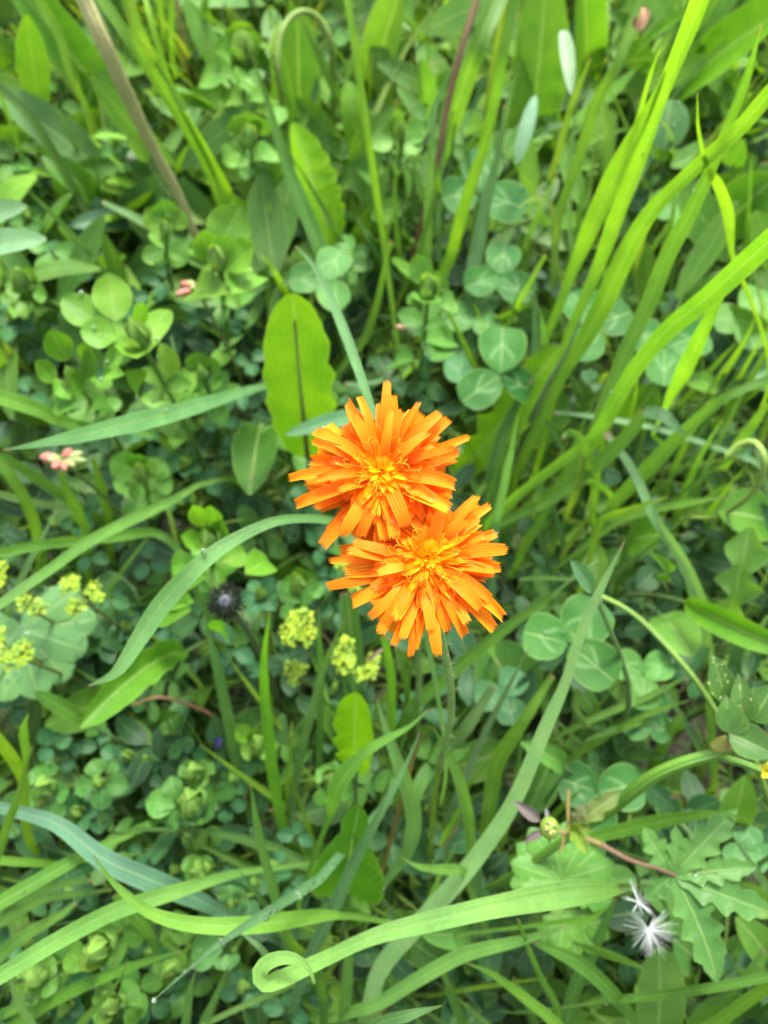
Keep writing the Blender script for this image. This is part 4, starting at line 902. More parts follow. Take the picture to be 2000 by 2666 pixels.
g('7', '160,1190 120,1130 70,1040 48,950 62,875', (7, 10, 12), (44, 46, 36, 24, 5), S, 'pale bent blade at the bottom left corner')
g('7', '1165,890 1120,830 1050,775', (9, 10, 10), (34, 36, 10), S, 'pale blade end lying beside the dew-covered blade', root=False)
g('7', '1320,870 1260,800 1210,700', (5, 8, 9), (50, 56, 30), L, 'short blade between dew-covered and knobbed leaves')
g('7', '1150,660 1110,600 1035,505', (6, 8, 9), (36, 34, 5), B, 'small pointed bluish blade left of the dew-covered blade')
g('7', '500,800 420,910 260,950', (5, 7, 8), (16, 20, 8), L, 'thin short stem low at the bottom left', root=False)
knob_leaf = leaf('7', '1500,600 1530,300', (6, 11), 320, (.07, .185, .014), 'glossy dark leaf with a knobbed tip, lower centre', pa=.5, pb=.62, arch=.07, cup=.3, wav=.03, nu=11, drops=2)
knob = leaf('7', '1525,350 1555,215', (10.8, 12.2), 120, (.07, .185, .014), 'rounded knob standing at the top of the glossy dark leaf', pa=.35, pb=.45, arch=.02, cup=.4, petiole=False)
for key in ('label', 'category', 'kind'): del knob[key]
knob.name = 'leaf_tip'; knob.location = knob.location - knob_leaf.location; knob.parent = knob_leaf
leaf('7', '1430,610 1600,680', (5, 6), 90, G, 'jagged low leaf under the glossy dark leaf', teeth=4, tamp=.35, arch=.06)
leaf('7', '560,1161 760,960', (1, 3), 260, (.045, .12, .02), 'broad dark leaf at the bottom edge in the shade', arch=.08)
# ------------------------------------------------------------------ bottom right
g('8', '-560,905 -500,900 -440,930 -500,860 -560,860', (12, 12), (4, 6, 6, 6, 4), L, 'tiny dry curl scrap', root=False) if False else None
g('8', '-300,990 -318,935 -365,888 -430,874 -500,893 -538,940 -512,985 -430,962 -330,915 -215,862 -130,820 0,770 200,720 500,652 850,592 1050,588', (17.3, 17.4, 17.2, 16.6, 15.8, 15.2, 15, 15, 15, 15.2, 15.5, 16, 16.8, 17.8), (8, 60, 84, 84, 76, 70, 72, 84, 96, 100, 104, 112, 126, 126, 96, 5), (.18, .32, .09), 'wide bright blade curling at one end and stretching right to the seed fluff', roll=3, n=70, root=False, fold=.3)
g('8', '-80,1095 0,1062 150,968 350,862 600,800 780,742', (7, 10, 13), (60, 66, 72, 70, 50, 5), (.16, .32, .085), 'long blade with a browned tip below the wide curled blade', roll=5)
g('8', '350,520 330,500 200,492 130,475 75,440', (9, 11, 12), (36, 60, 50, 34, 4), (.11, .23, .045), 'short blade pointing left across the diagonal blade')
g('8', '860,370 930,352 1200,288 1400,258 1500,262 1572,278', (8, 11, 13), (50, 62, 78, 66, 40, 5), (.12, .25, .02), 'bright blade lying level behind the lobed buttercup leaf')
g('8', '1160,1300 1090,1161 1000,1040 850,900 640,800', (5, 9, 12), (30, 50, 76, 80, 30), (.085, .21, .03), 'green blade slanting down right at the bottom edge')
g('8', '870,825 900,835 1050,888 1175,940', (8, 10, 11), (20, 50, 40, 4), (.09, .2, .035), 'short pointed blade under the round seed fluff')
g('8', '790,1220 740,1161 550,1010 450,940 358,900', (8, 11, 13), (50, 66, 60, 44, 8), (.12, .25, .02), 'bright blade rising left from the bottom edge, lower right')
g('8', '755,1180 745,1080 690,980 640,870 578,705', (7, 10, 13), (34, 38, 34, 30, 14), (.095, .22, .04), 'thin arched blade hanging from under the wide curled blade')
g('8', '700,730 760,722 880,708 940,680 972,648', (10, 11, 12), (20, 28, 34, 24, 4), (.11, .245, .02), 'small bright blade curving up below the brown tip of the wide blade')
g('8', '850,1080 950,1062 1100,1048 1400,1008 1660,958 1750,935', (7, 10, 12), (14, 34, 44, 46, 46, 40), (.085, .205, .03), 'long narrow blade running level to the right edge near the bottom', drops=2)
g('8', '1380,1180 1450,1150 1560,1070 1660,1005 1740,950', (7, 9, 11), (50, 56, 60, 56, 50), (.11, .24, .02), 'bright blade in the bottom right corner')
g('8', '1300,1180 1440,1090 1550,960 1640,840', (5, 8, 9), (30, 36, 34, 20), G, 'thin dark blade crossing at the bottom right')
leaf('8', '1180,1230 1190,830', (3, 8), 210, (.13, .225, .065), 'broad pale ribbed leaf standing at the bottom edge, lower right', pa=.3, pb=.35, arch=.03, cup=.15)
g('8', '-90,1200 0,1150 100,1122 250,1082', (17, 18, 18), (60, 70, 60, 6), (.11, .22, .07), 'blurred near blade tip at the bottom edge, lower centre')
g('8', '790,1161 830,1000 900,860 1000,620', (4, 7, 9), (66, 70, 60, 20), (.06, .16, .035), 'dark upright blade behind the round seed fluff')
g('8', '390,820 400,640 395,450', (4, 7, 9), (60, 70, 60), (.08, .18, .06), 'dewy upright blade behind the wide curled blade', drops=8)
g('8', '240,390 280,320 330,230', (8, 10, 11), (20, 30, 26), (.11, .23, .03), 'short thin blade left of the diagonal blade', root=False)
g('8', '200,440 210,280 225,120 240,0', (5, 8, 10), (26, 28, 28, 26), V, 'yellowish stem-like blade left of the diagonal blade')
g('8', '1180,560 1130,420 1075,270', (6, 8, 10), (26, 30, 6), (.075, .175, .05), 'thin bluish blade beside the brown buttercup stalk')
g('8', '1660,580 1600,490 1525,380', (9, 11, 12), (36, 38, 12), S, 'pale blade end at the right edge behind the lobed buttercup leaf', root=False)
g('8', '340,1161 280,1000 240,900', (4, 6, 7), (50, 50, 20), G, 'shaded blade at the bottom edge right of the diagonal blade')
g('8', '650,1161 620,1050 560,960', (3, 5, 6), (40, 44, 20), G, 'shaded short blade at the bottom edge, lower right')
leaf('8', '380,780 160,770', (5, 7), 110, (.075, .175, .05), 'bluish oval leaf under the brown-tipped blade', arch=.08)
leaf('8', '1000,1120 1030,1040', (2, 3), 150, G, 'round low leaf at the bottom edge left of the pale ribbed leaf', arch=.1)
leaf('8', '1330,870 1250,800', (3, 5), 180, (.085, .18, .05), 'grey-green low leaf beside the pale ribbed leaf', arch=.1)
leaf('8', '1659,880 1520,700', (5, 7), 140, (.10, .2, .03), 'hairy pale leaf at the right edge below the lobed buttercup leaf', arch=.1)
leaf('8', '1480,330 1560,90', (4, 7), 140, (.11, .22, .03), 'blurred bright leaf below the buttercup joint', arch=.08)

# ------------------------------------------------------------------ thin single blades between the big ones, each a thing
def thin_blades(spots, seed, group, what, hr=((3, 6), (8, 12))):
    r = random.Random(seed)
    for x, y, ln, w in spots:
        dx, dy = x - 829, y - 1900 - 200; L0 = math.hypot(dx, dy); dx, dy = dx / L0, dy / L0; a = r.uniform(-.5, .5)
        ux, uy = dx * math.cos(a) - dy * math.sin(a), dx * math.sin(a) + dy * math.cos(a); bend = r.uniform(-.25, .25)
        p = [(x + ux * ln * f - uy * ln * bend * f * f, y + uy * ln * f + ux * ln * bend * f * f) for f in (0, .3, .6, .85, 1)]
        g('F', ' '.join(f'{q[0]:.0f},{q[1]:.0f}' for q in p), (r.uniform(*hr[0]), r.uniform(*hr[1])), (w * .8, w, w * .85, w * .5, 2), r.choice([Y, L, L, G, V, B, G]), say_where('F', (p[0][0] + p[4][0]) / 2, (p[0][1] + p[4][1]) / 2, what), group=group, n=14)
rs = random.Random(5)
thin_blades([(rs.uniform(560, 1640), rs.uniform(250, 640), rs.uniform(170, 380), rs.uniform(9, 19)) for _ in range(64)], 1, 'thin blades in the upper meadow', 'thin grass blade')
thin_blades([(rs.uniform(1020, 1640), rs.uniform(820, 1300), rs.uniform(150, 330), rs.uniform(9, 20)) for _ in range(46)], 2, 'thin blades right of the flowers', 'thin grass blade', ((3, 5), (7, 10.5)))
thin_blades([(rs.uniform(-20, 560), rs.uniform(150, 420), rs.uniform(160, 330), rs.uniform(9, 18)) for _ in range(14)], 3, 'thin blades at the upper left', 'thin grass blade', ((2, 4), (6, 9)))
thin_blades([(rs.uniform(560, 1300), rs.uniform(1560, 2150), rs.uniform(130, 300), rs.uniform(9, 18)) for _ in range(34)], 4, 'thin blades under the flowers', 'thin grass blade', ((2, 4), (5, 8)))
thin_blades([(rs.uniform(-20, 560), rs.uniform(1150, 2200), rs.uniform(120, 260), rs.uniform(8, 15)) for _ in range(18)], 6, 'thin blades at the lower left', 'thin grass blade', ((1.5, 3), (4, 6.5)))
# ------------------------------------------------------------------ bird's-foot trefoil shoots
tref('3', 610, 400, 14.5, '440,320>268,205,150,.3;500,310>470,100,165,.7;510,370>345,350,140,.2;600,330>615,225,66,1.2;560,400>590,468,150,.5;640,440>720,260,110,-1;690,400>755,540,90,-1.2;600,450>450,490,110,-1.4;540,530>600,600,120,-2.2;540,540>445,560,90,-2.4',
     'largest trefoil shoot with three big round leaflets, left of centre', (.125, .235, .028), bud=1.25, ground=(930, 1050), drops=1)
tref('3', 320, 560, 12, '290,480>215,345,120,1.2;240,570>152,480,90,.9;300,600>235,620,120,.2;360,600>300,540,110,.8;390,520>365,400,90,1.4;370,560>400,420,90,1.5;330,650>240,660,140,-.6;400,640>430,560,130,-.8',
     'darker cup-shaped trefoil shoot left of the largest one', (.095, .205, .022), bud=.8, ground=(560, 930))
tref('3', 950, 70, 13.5, '890,30>850,-60,130,.6;940,0>1040,-190,190,1.0;900,60>880,-90,120,1.2;980,80>1100,-30,150,.9;930,90>1000,-60,130,1.3;1010,90>1060,60,110,-.4;980,190>830,190,150,-2.6;1000,190>1110,110,160,-2.2',
     'big trefoil shoot right of the tan stalk foot, over pale pink buds', (.12, .225, .03), bud=1.3, ground=(985, 500), stemw=.0014)
tref('1', 720, 1010, 11, '700,980>630,900,110,.6;730,970>700,860,120,.9;760,990>780,900,110,.6;720,1030>640,1010,100,.2',
     'blurred trefoil shoot at the foot of the tan stalk', (.115, .225, .03), bud=.8, ground=(760, 1300))
tref('1', 1080, 620, 10.5, '1040,580>1005,500,110,.8;1080,590>1070,480,120,1;1130,590>1110,500,110,.9;1040,660>960,700,110,-.4;1120,690>1190,650,110,-.4;1180,560>1210,460,90,0',
     'second trefoil shoot from the top edge, behind the sharp blue-green blade', (.115, .225, .03), bud=1.2, ground=(1110, 900))
tref('1', 1060, 250, 10.5, '1040,170>1015,90,130,.8;1000,240>925,210,130,.6;1080,200>1130,180,110,.8;1010,330>870,340,150,-1.2;1080,330>1030,370,120,-.3;1050,440>960,460,110,-2;1080,440>1180,440,110,-2',
     'topmost trefoil shoot with pale folded bud near the top edge', (.11, .22, .03), bud=1.5, ground=(1080, 700))
tref('3', 880, 550, 10, '860,520>850,440,110,.6;830,560>770,560,100,.3;910,520>950,490,90,.6;850,600>800,620,90,0;920,570>960,570,90,0;880,600>860,650,90,-.4',
     'small trefoil shoot right of the largest one, above the long pale blade', (.09, .20, .028), bud=.8, ground=(930, 900))
tref('3', 620, 990, 9, '580,960>480,900,130,.4;600,940>600,880,120,.5;650,980>720,920,110,0;590,1010>490,990,120,0;600,1030>560,1060,110,-.3;670,1020>750,1010,100,-.3',
     'trefoil shoot under the long pale blade with a pale bud', (.10, .21, .025), bud=1.1, ground=(650, 1250))
tref('5', 910, 190, 12, '880,120>830,25,80,1.6;930,130>910,25,80,1.9;880,190>780,160,90,.8;950,170>960,90,90,.8;860,270>740,300,120,-.6;960,270>1060,230,110,-.6;1060,320>1160,270,140,-2;900,330>740,340,150,-1.6;830,480>720,480,170,-3;960,520>980,570,130,-3.4;840,440>760,440,110,-2.8',
     'trefoil shoot with tall folded tip leaves above the dark bud', (.11, .23, .022), bud=1, ground=(960, 560))
tref('4', 190, 190, 10.5, '170,150>140,20,110,1;190,200>170,230,130,.8;220,170>260,100,110,.6;150,250>110,190,90,.2;240,240>310,230,110,-.4;180,400>300,395,110,-2.4;130,480>40,500,130,-3;210,480>270,440,110,-3',
     'trefoil shoot standing above the flowers left of the chevron clover', (.09, .195, .04), bud=1.3, ground=(120, 700))
tref('3', 110, 160, 9, '100,150>70,110,80,.5;130,150>130,80,90,.7;140,190>200,200,80,-.3;90,190>60,150,70,.3', 'small trefoil tip below the silvery leaves at the left edge', (.11, .22, .022), bud=1.2, ground=(180, 380))
tref('7', 840, 210, 6.5, '760,220>630,200,120,-.2;760,190>740,90,90,0;770,240>720,305,100,-.4;850,150>800,160,90,.5;900,200>940,160,90,.4;850,260>830,300,90,.1;890,250>930,240,80,.2',
     'low trefoil with three clear leaflets and a pale green bud holding a dew drop', (.065, .165, .035), bud=1.6, drops=2)
tref('7', 210, 150, 6, '170,180>85,200,120,-.3;210,200>240,290,120,-.5;240,170>300,150,90,0;180,110>130,70,90,0;210,100>200,20,90,.2',
     'low trefoil at the left edge with dew in its bud', (.065, .165, .035), bud=1.3, drops=3)
tref('7', 430, 120, 5.5, '440,140>440,235,90,-.3;460,130>560,130,90,-.2;410,130>330,140,90,-.3;430,90>400,20,90,0;460,80>500,20,80,0',
     'low trefoil between the two budded ones, dew drop at its heart', (.055, .15, .035), bud=.7, drops=2)
tref('7', 440, 840, 8, '420,830>370,850,90,.2;430,800>450,760,90,.6;460,850>490,880,80,.1;400,900>290,850,120,-1;440,880>420,920,90,-.2', 'trefoil bud at the bottom left beneath the broad blade', (.10, .21, .03), bud=1.5, drops=2)
tref('7', 170, 950, 7, '150,930>90,880,110,0;190,920>240,880,110,0;150,980>100,1060,120,-.3;200,980>250,1010,100,0', 'trefoil bud in the bottom left corner', (.085, .19, .03), bud=1.2, drops=3)
tref('7', 490, 1075, 7, '470,1050>420,1000,100,0;520,1060>600,1000,110,-.4;470,1100>400,1130,110,0;540,1100>600,1140,90,-.8', 'trefoil bud at the bottom edge beside the hooked fine blade tip', (.09, .2, .03), bud=1.2, drops=1)
tref('7', 740, 920, 6.5, '720,900>690,960,90,0;750,890>790,840,90,.1;730,950>760,970,80,0', 'small trefoil bud left of the dew-covered blade', (.10, .2, .03), bud=1)
tref('7', 1000, 640, 6.5, '1000,630>1000,560,120,0;1030,650>1060,600,90,0;960,660>950,690,80,-.3;1000,690>1030,780,100,-.5', 'trefoil leaf in the gap left of the dew-covered blade', (.06, .155, .045), bud=.6)
tref('7', 1000, 860, 6, '980,860>990,930,110,0;960,850>830,840,150,-.4;960,830>880,780,110,-.6', 'round leaflets under the dew-covered blade with a small brown bite', (.065, .16, .045), bud=0)
tref('7', 870, 500, 5, '840,490>800,440,80,0;880,480>900,430,80,0;880,520>920,560,80,0;850,520>800,540,80,0', 'small pale trefoil bud in the dark gap below the brown-tipped blade', (.08, .18, .03), bud=1.2)
tref('7', 880, 380, 4.5, '860,380>800,330,90,0;890,370>960,330,90,0;880,400>870,440,80,0', 'little pale trefoil just above that dark gap', (.075, .17, .03), bud=1.2)
tref('7', 850, 80, 5, '830,80>780,40,80,0;880,70>920,30,80,0;860,100>900,120,80,0;840,100>800,120,70,0', 'pale trefoil tip below the violet petal', (.09, .19, .035), bud=1.2)
tref('7', 1430, 110, 6, '1420,100>1370,60,90,0;1440,90>1460,30,90,0;1450,130>1520,170,90,-.4;1410,140>1390,220,90,-.4', 'trefoil tip right of the vivid upright blade', (.085, .19, .03), bud=1)
tref('5', 1290, 380, 8, '1270,370>1220,350,70,.2;1300,350>1290,290,70,.6;1320,370>1370,320,80,.4;1330,400>1400,380,80,0;1280,410>1250,440,70,0', 'ragged trefoil tip left of the flowers above the yellow cluster', (.075, .175, .03), bud=1)
tref('5', 1120, 1060, 6, '1080,1040>1020,980,80,.6;1110,1040>1100,990,90,.6;1140,1060>1180,1110,90,-.2;1090,1080>1040,1100,80,0', 'trefoil tip beside the straight grey-green blade, low down', (.10, .21, .02), bud=1)
tref('2', 70, 590, 9, '60,560>20,470,90,1;80,580>190,560,110,.4;40,610>-60,620,110,0;90,610>170,640,110,-.2;50,580>60,480,70,1', 'pale trefoil shoot right of the slender bright blade', (.12, .225, .05), bud=1, ground=(80, 900))

# far and low trefoils of the common form, in bands of the meadow
LOW = [('3', 870, 240, 6, 90), ('3', 1010, 300, 5, 80), ('3', 890, 1000, 4.5, 80), ('3', 800, 930, 5, 70), ('3', 960, 720, 5, 90), ('3', 1040, 620, 6, 80), ('3', 1330, 1080, 4, 100), ('3', 1390, 980, 4, 80),
       ('3', 620, 770, 5, 90), ('3', 560, 220, 5, 80), ('3', 700, 130, 5, 90), ('3', 1080, 480, 5, 80), ('3', 60, 300, 6, 100), ('3', 250, 30, 6, 90), ('3', 740, 1060, 4, 80), ('3', 1020, 880, 4, 80), ('3', 130, 620, 6, 90), ('3', 1100, 900, 3.5, 90)]
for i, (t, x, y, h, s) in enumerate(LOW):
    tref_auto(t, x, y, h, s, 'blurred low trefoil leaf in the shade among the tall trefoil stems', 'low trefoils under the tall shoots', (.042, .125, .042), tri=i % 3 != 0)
TOP = [('1', 100, 250, 6, 90), ('1', 140, 190, 5, 80), ('1', 390, 130, 6, 90), ('1', 220, 340, 5, 80), ('1', 350, 500, 5, 90), ('1', 500, 620, 7, 90), ('1', 560, 700, 5, 80), ('1', 620, 820, 5, 90), ('1', 60, 700, 6, 100),
       ('1', 1500, 100, 6, 110), ('1', 1590, 60, 5, 90), ('1', 1480, 240, 5, 90), ('1', 1550, 680, 6, 120), ('1', 1600, 520, 5, 100), ('1', 1170, 940, 8, 90), ('1', 1500, 1130, 7, 110), ('1', 220, 1080, 7, 110), ('1', 120, 950, 5, 90), ('1', 930, 600, 5, 80), ('1', 960, 400, 5, 90), ('1', 30, 60, 5, 90)]
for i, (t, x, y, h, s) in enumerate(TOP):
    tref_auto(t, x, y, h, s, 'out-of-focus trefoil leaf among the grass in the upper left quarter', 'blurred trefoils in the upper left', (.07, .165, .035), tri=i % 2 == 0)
LFT = [('5', 340, 90, 5, 80), ('5', 390, 240, 5, 80), ('5', 640, 270, 5, 90), ('5', 480, 420, 5, 90), ('5', 550, 560, 4, 90), ('5', 720, 630, 4, 90), ('5', 1010, 640, 5, 110), ('5', 1050, 720, 4, 100), ('5', 1130, 420, 6, 90), ('5', 1420, 340, 5, 80), ('5', 1370, 210, 5, 80),
       ('5', 1450, 480, 4, 80), ('5', 1450, 820, 4, 100), ('5', 320, 620, 3, 90), ('5', 560, 900, 2.5, 80), ('5', 430, 1070, 4, 90), ('5', 560, 1110, 4, 90), ('5', 230, 1070, 5, 100), ('5', 300, 1110, 4, 80), ('5', 820, 1110, 4, 90), ('5', 640, 1130, 4, 80), ('5', 1240, 650, 4, 70), ('5', 60, 900, 4, 90)]
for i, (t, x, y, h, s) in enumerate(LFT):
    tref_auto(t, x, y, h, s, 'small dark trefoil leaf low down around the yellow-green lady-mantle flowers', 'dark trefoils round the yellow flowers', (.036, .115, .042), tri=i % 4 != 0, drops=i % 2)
BOT = [('7', 340, 250, 4.5, 100), ('7', 100, 330, 4, 80), ('7', 980, 220, 4, 90), ('7', 1010, 110, 4, 90), ('7', 640, 80, 4, 80), ('7', 700, 460, 4, 70), ('7', 760, 500, 3.5, 70), ('7', 960, 470, 3.5, 80), ('7', 620, 420, 3.5, 70), ('7', 300, 600, 3.5, 80), ('7', 380, 520, 3.5, 80), ('7', 560, 800, 4.5, 90), ('7', 650, 860, 4, 90),
       ('7', 740, 1020, 3.5, 90), ('7', 330, 1000, 4, 100), ('7', 290, 1090, 4, 90), ('7', 640, 1080, 4, 100), ('7', 60, 1120, 4, 90), ('7', 1050, 1000, 3.5, 100), ('7', 1150, 760, 4, 90), ('7', 1250, 560, 4, 90), ('7', 1180, 480, 4, 80), ('7', 1280, 350, 4, 80), ('7', 1240, 1100, 3.5, 100), ('7', 1100, 560, 4, 80), ('7', 30, 820, 4, 90)]
for i, (t, x, y, h, s) in enumerate(BOT):
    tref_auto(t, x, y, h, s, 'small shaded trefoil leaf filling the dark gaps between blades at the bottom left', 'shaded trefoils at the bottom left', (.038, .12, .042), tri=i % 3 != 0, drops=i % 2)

# ------------------------------------------------------------------ clover
CL = (.028, .105, .022)
clover('4', 505, 540, 9.5, '88,205,205,.3;215,205,175,-.3;330,150,150,-1', 'clover leaf with bold white chevrons just right above the upper flower', CL)
clover('6', 800, 625, 10.5, '165,205,205,0;55,225,225,.3;-40,255,215,.1', 'large clover leaf of three round chevron leaflets behind the diagonal blade', (.036, .12, .026), drops=3)
clover('2', 410, 830, 8, '85,190,180,.3;190,160,170,0;-20,220,190,0', 'dim clover leaf of three leaflets at top centre behind pale blades', CL)
clover('8', 920, 160, 6, '160,170,190,0;10,200,200,0;-95,180,180,-.3', 'dark clover leaf low under the green buttercup stalk', (.028, .1, .026))
clover('4', 900, 330, 8, '20,180,180,0;120,170,170,.2;250,160,160,0', 'pale blurred clover behind the glowing tuft', (.032, .112, .022))
clover('4', 1210, 420, 8, '15,200,180,0;150,160,160,0;270,170,160,0', 'pale blurred clover right of the glowing tuft', (.032, .112, .022))
clover('4', 500, 110, 7, '80,140,150,0;200,160,140,0;-40,170,150,0', 'clover leaf above the bold chevron clover', CL)
clover('4', 400, 280, 6, '60,120,130,0;190,140,140,0;-50,120,120,0', 'small clover in shade left of the bold chevron clover', (.055, .14, .04), drops=2)
clover('8', 1570, 410, 5, '90,110,120,0;210,110,110,0;-30,110,120,0', 'round clover peeping at the right edge behind the lobed buttercup leaf', (.06, .15, .045))
clover('6', 1120, 760, 6, '30,130,130,0;150,150,140,0;-90,150,140,0', 'clover behind the slim arching stalk', (.08, .18, .045))
clover('6', 1150, 950, 5, '80,120,130,0;200,130,130,0;-40,120,120,0', 'shaded clover below the slim arching stalk', (.028, .1, .026), drops=3)
clover('6', 520, 850, 4, '60,130,130,0;180,130,130,0;-70,130,130,0', 'bluish clover low left of the diagonal blade', (.05, .13, .05))
clover('4', 300, 450, 5, '45,130,130,0;165,140,130,0;-75,130,120,0', 'soft clover above the upper flower, in shade', (.055, .14, .045))
clover('3', 1400, 130, 8, '60,150,150,0;180,150,140,0;-60,150,140,0', 'soft clover left of the bending blue-green blade', (.065, .155, .045))
clover('4', 1560, 300, 6, '60,150,150,0;180,140,140,0;-70,140,140,0', 'blurred clover near the right edge beneath the ribbed glowing blade', (.09, .19, .05))
clover('4', 1610, 500, 5, '40,110,110,0;160,110,110,0;-80,110,110,0', 'bluish clover at the right edge above the loop', (.06, .15, .055))
clover('2', 1290, 890, 6, '60,140,140,0;180,140,140,0;-70,140,140,0', 'pale clover below the wide slanting blade', (.06, .16, .032))

# ------------------------------------------------------------------ budded heads, lady's mantle, dark bud
def bud_head(t, x, y, h, buds, label):
    C = P(t, x, y, h); o = thing('pink_bud_cluster', label, 'flower buds', C * np.array([1, 1, 0])); gx = C + np.array([.006, .004, 0]); gx[2] = -.002
    mb = MB(); mb.tube(catmull([gx, C * .5 + gx * .5 + np.array([.003, 0, 0]), C], 9), [.0009, .0007], 6); mb.build('stem', M['stem'], o, None, (.14, .21, .05))
    for bx, by, w, ln, col in buds:
        A = C + np.array([0, 0, -.001]); Bp = P(t, bx, by, h + .3); d = nrm(Bp - A); L0 = max(np.linalg.norm(Bp - A), .003); r = wsize(t, w, Bp) / 2.5
        pts = [A + d * L0 * f for f in np.linspace(0, 1.15, 8)]; mb = MB(); mb.tube(np.array(pts), r * np.array([.35, .6, .85, 1, 1, .95, .7, .15]), 8)
        b_ = mb.build('bud', M['dull'], o, None, col)
        s_ = MB(); s_.tube(np.array(pts[:4]), r * np.array([.5, .8, 1.02, .9]), 8); s_.build('calyx', M['dull'], b_, None, (.13, .22, .06))
PK = (.44, .17, .13); CR = (.34, .36, .15)
bud_head('3', 265, 905, 10.5, [(185, 895, 62, 1, PK), (215, 905, 54, 1, CR), (235, 938, 52, 1, PK), (305, 868, 50, 1, PK), (345, 880, 44, 1, CR), (315, 930, 40, 1, CR), (280, 945, 40, 1, PK), (360, 910, 40, 1, (.25, .33, .12))], 'pink and cream trefoil flower buds below the long pale blade')
bud_head('3', 850, 165, 11, [(770, 190, 40, 1, PK), (790, 145, 42, 1, PK), (815, 140, 40, 1, CR), (830, 165, 36, 1, CR), (880, 150, 34, 1, (.4, .2, .12)), (930, 150, 30, 1, (.25, .28, .16)), (950, 170, 30, 1, (.22, .3, .12))], 'pale pink flower buds beneath the big trefoil shoot')
bud_head('4', 95, 345, 9, [(60, 330, 30, 1, (.45, .26, .18)), (85, 325, 26, 1, CR), (110, 335, 30, 1, (.2, .26, .12)), (125, 355, 28, 1, (.18, .26, .12))], 'tiny brownish buds above the upper flower')

fm = MB()
for k in range(8):
    a = k * math.pi / 4; d = np.array([math.cos(a), math.sin(a), 0]); big = k % 2 == 0
    leaf_grid(fm, d * .08, d * (1.0 if big else .62) + UP * (.28 if big else .12), .62 if big else .34, UP, pa=.5, pb=.6, nv=5, nu=3, arch=.05, cup=.2)
fm.ball((0, 0, .12), .26, 6, 5, (1, 1, .7)); FLORET = fm.mesh('floret', M['dull'])
def mantle_flower(t, x, y, h, lobes, label):
    C = P(t, x, y, h); o = thing('lady_mantle_flowers', label, 'flower cluster', C * np.array([1, 1, 0])); gx = C + np.array([RND.uniform(-.004, .004), .006, 0]); gx[2] = -.002
    mb = MB(); hub = C - UP * .007; mb.tube(catmull([gx, C * .5 + gx * .5, hub], 9), [.0009, .0007], 6)
    for bx, by, rad, cnt in lobes:
        Q = P(t, bx, by, h); R_ = wsize(t, rad, Q); mb.tube(catmull([hub, hub * .5 + Q * .5 - UP * .001, Q - UP * R_ * .7], 6), [.0005, .0004], 5)
        cnt = int(cnt * 1.35)
        for k in range(cnt):
            ph = k * 2.39996; rr = math.sqrt((k + .5) / cnt); p = Q + np.array([math.cos(ph) * rr * R_, math.sin(ph) * rr * R_, R_ * .55 * (1 - rr * rr) + RND.uniform(-.12, .12) * R_])
            mb.tube(np.array([Q - UP * R_ * .7, Q * .35 + p * .65 - UP * R_ * .25, p]), [.00025, .0002], 4)
            linked('floret', FLORET, o, p - np.array(o.location), (RND.gauss(0, .4) - (p - Q)[1] / R_ * .6, RND.gauss(0, .4) + (p - Q)[0] / R_ * .6, RND.uniform(0, 1.57)), RND.uniform(.0010, .0014), vary(RND.choice([(.30, .37, .04), (.35, .38, .035), (.23, .33, .05)]), .1))
    mb.build('stem', M['stem'], o, None, (.15, .22, .05))
mantle_flower('5', 350, 420, 9, [(305, 365, 44, 16), (330, 465, 42, 14), (405, 385, 34, 10), (420, 425, 26, 7)], 'loose yellow-green lady-mantle flowers left of the long arched blade')
mantle_flower('5', 75, 670, 9.5, [(45, 690, 44, 14), (105, 650, 48, 16), (90, 700, 32, 8)], 'bright yellow lady-mantle flowers over the dewy leaf at the left edge')
mantle_flower('5', 0, 330, 9, [(5, 300, 34, 10), (-5, 350, 34, 10)], 'yellow flower cluster cut by the left edge, the highest there')
mantle_flower('5', -5, 620, 9.5, [(0, 590, 36, 10), (-10, 650, 34, 8)], 'yellow flower cluster cut by the left edge, beside the bright one')
mantle_flower('5', 1290, 560, 9, [(1260, 580, 52, 18), (1310, 520, 52, 16), (1330, 590, 44, 14), (1270, 520, 36, 8)], 'dense round yellow-green flower head between the dark bud and the flowers')
mantle_flower('5', 1490, 680, 8.5, [(1490, 640, 48, 16), (1495, 710, 50, 16), (1460, 680, 30, 6)], 'yellow-green flower head just under the lower flower')
mantle_flower('5', 1280, 745, 7, [(1265, 735, 40, 12), (1300, 735, 30, 8), (1270, 785, 24, 5)], 'smallest round yellow-green flower head below the dense one')
mantle_flower('5', 1590, 730, 7.5, [(1610, 690, 26, 7), (1600, 740, 34, 9), (1560, 760, 30, 7)], 'loose yellow-green flower sprig right of the head under the lower flower')
mantle_flower('5', 130, 470, 8.5, [(120, 450, 50, 10), (170, 470, 40, 8)], 'greenish unopened flower cluster above the dewy leaf at the left')
mantle_flower('5', 1510, 330, 7, [(1480, 290, 30, 8), (1540, 390, 34, 8)], 'dim yellow-green cluster half hidden by the lower flower petals')

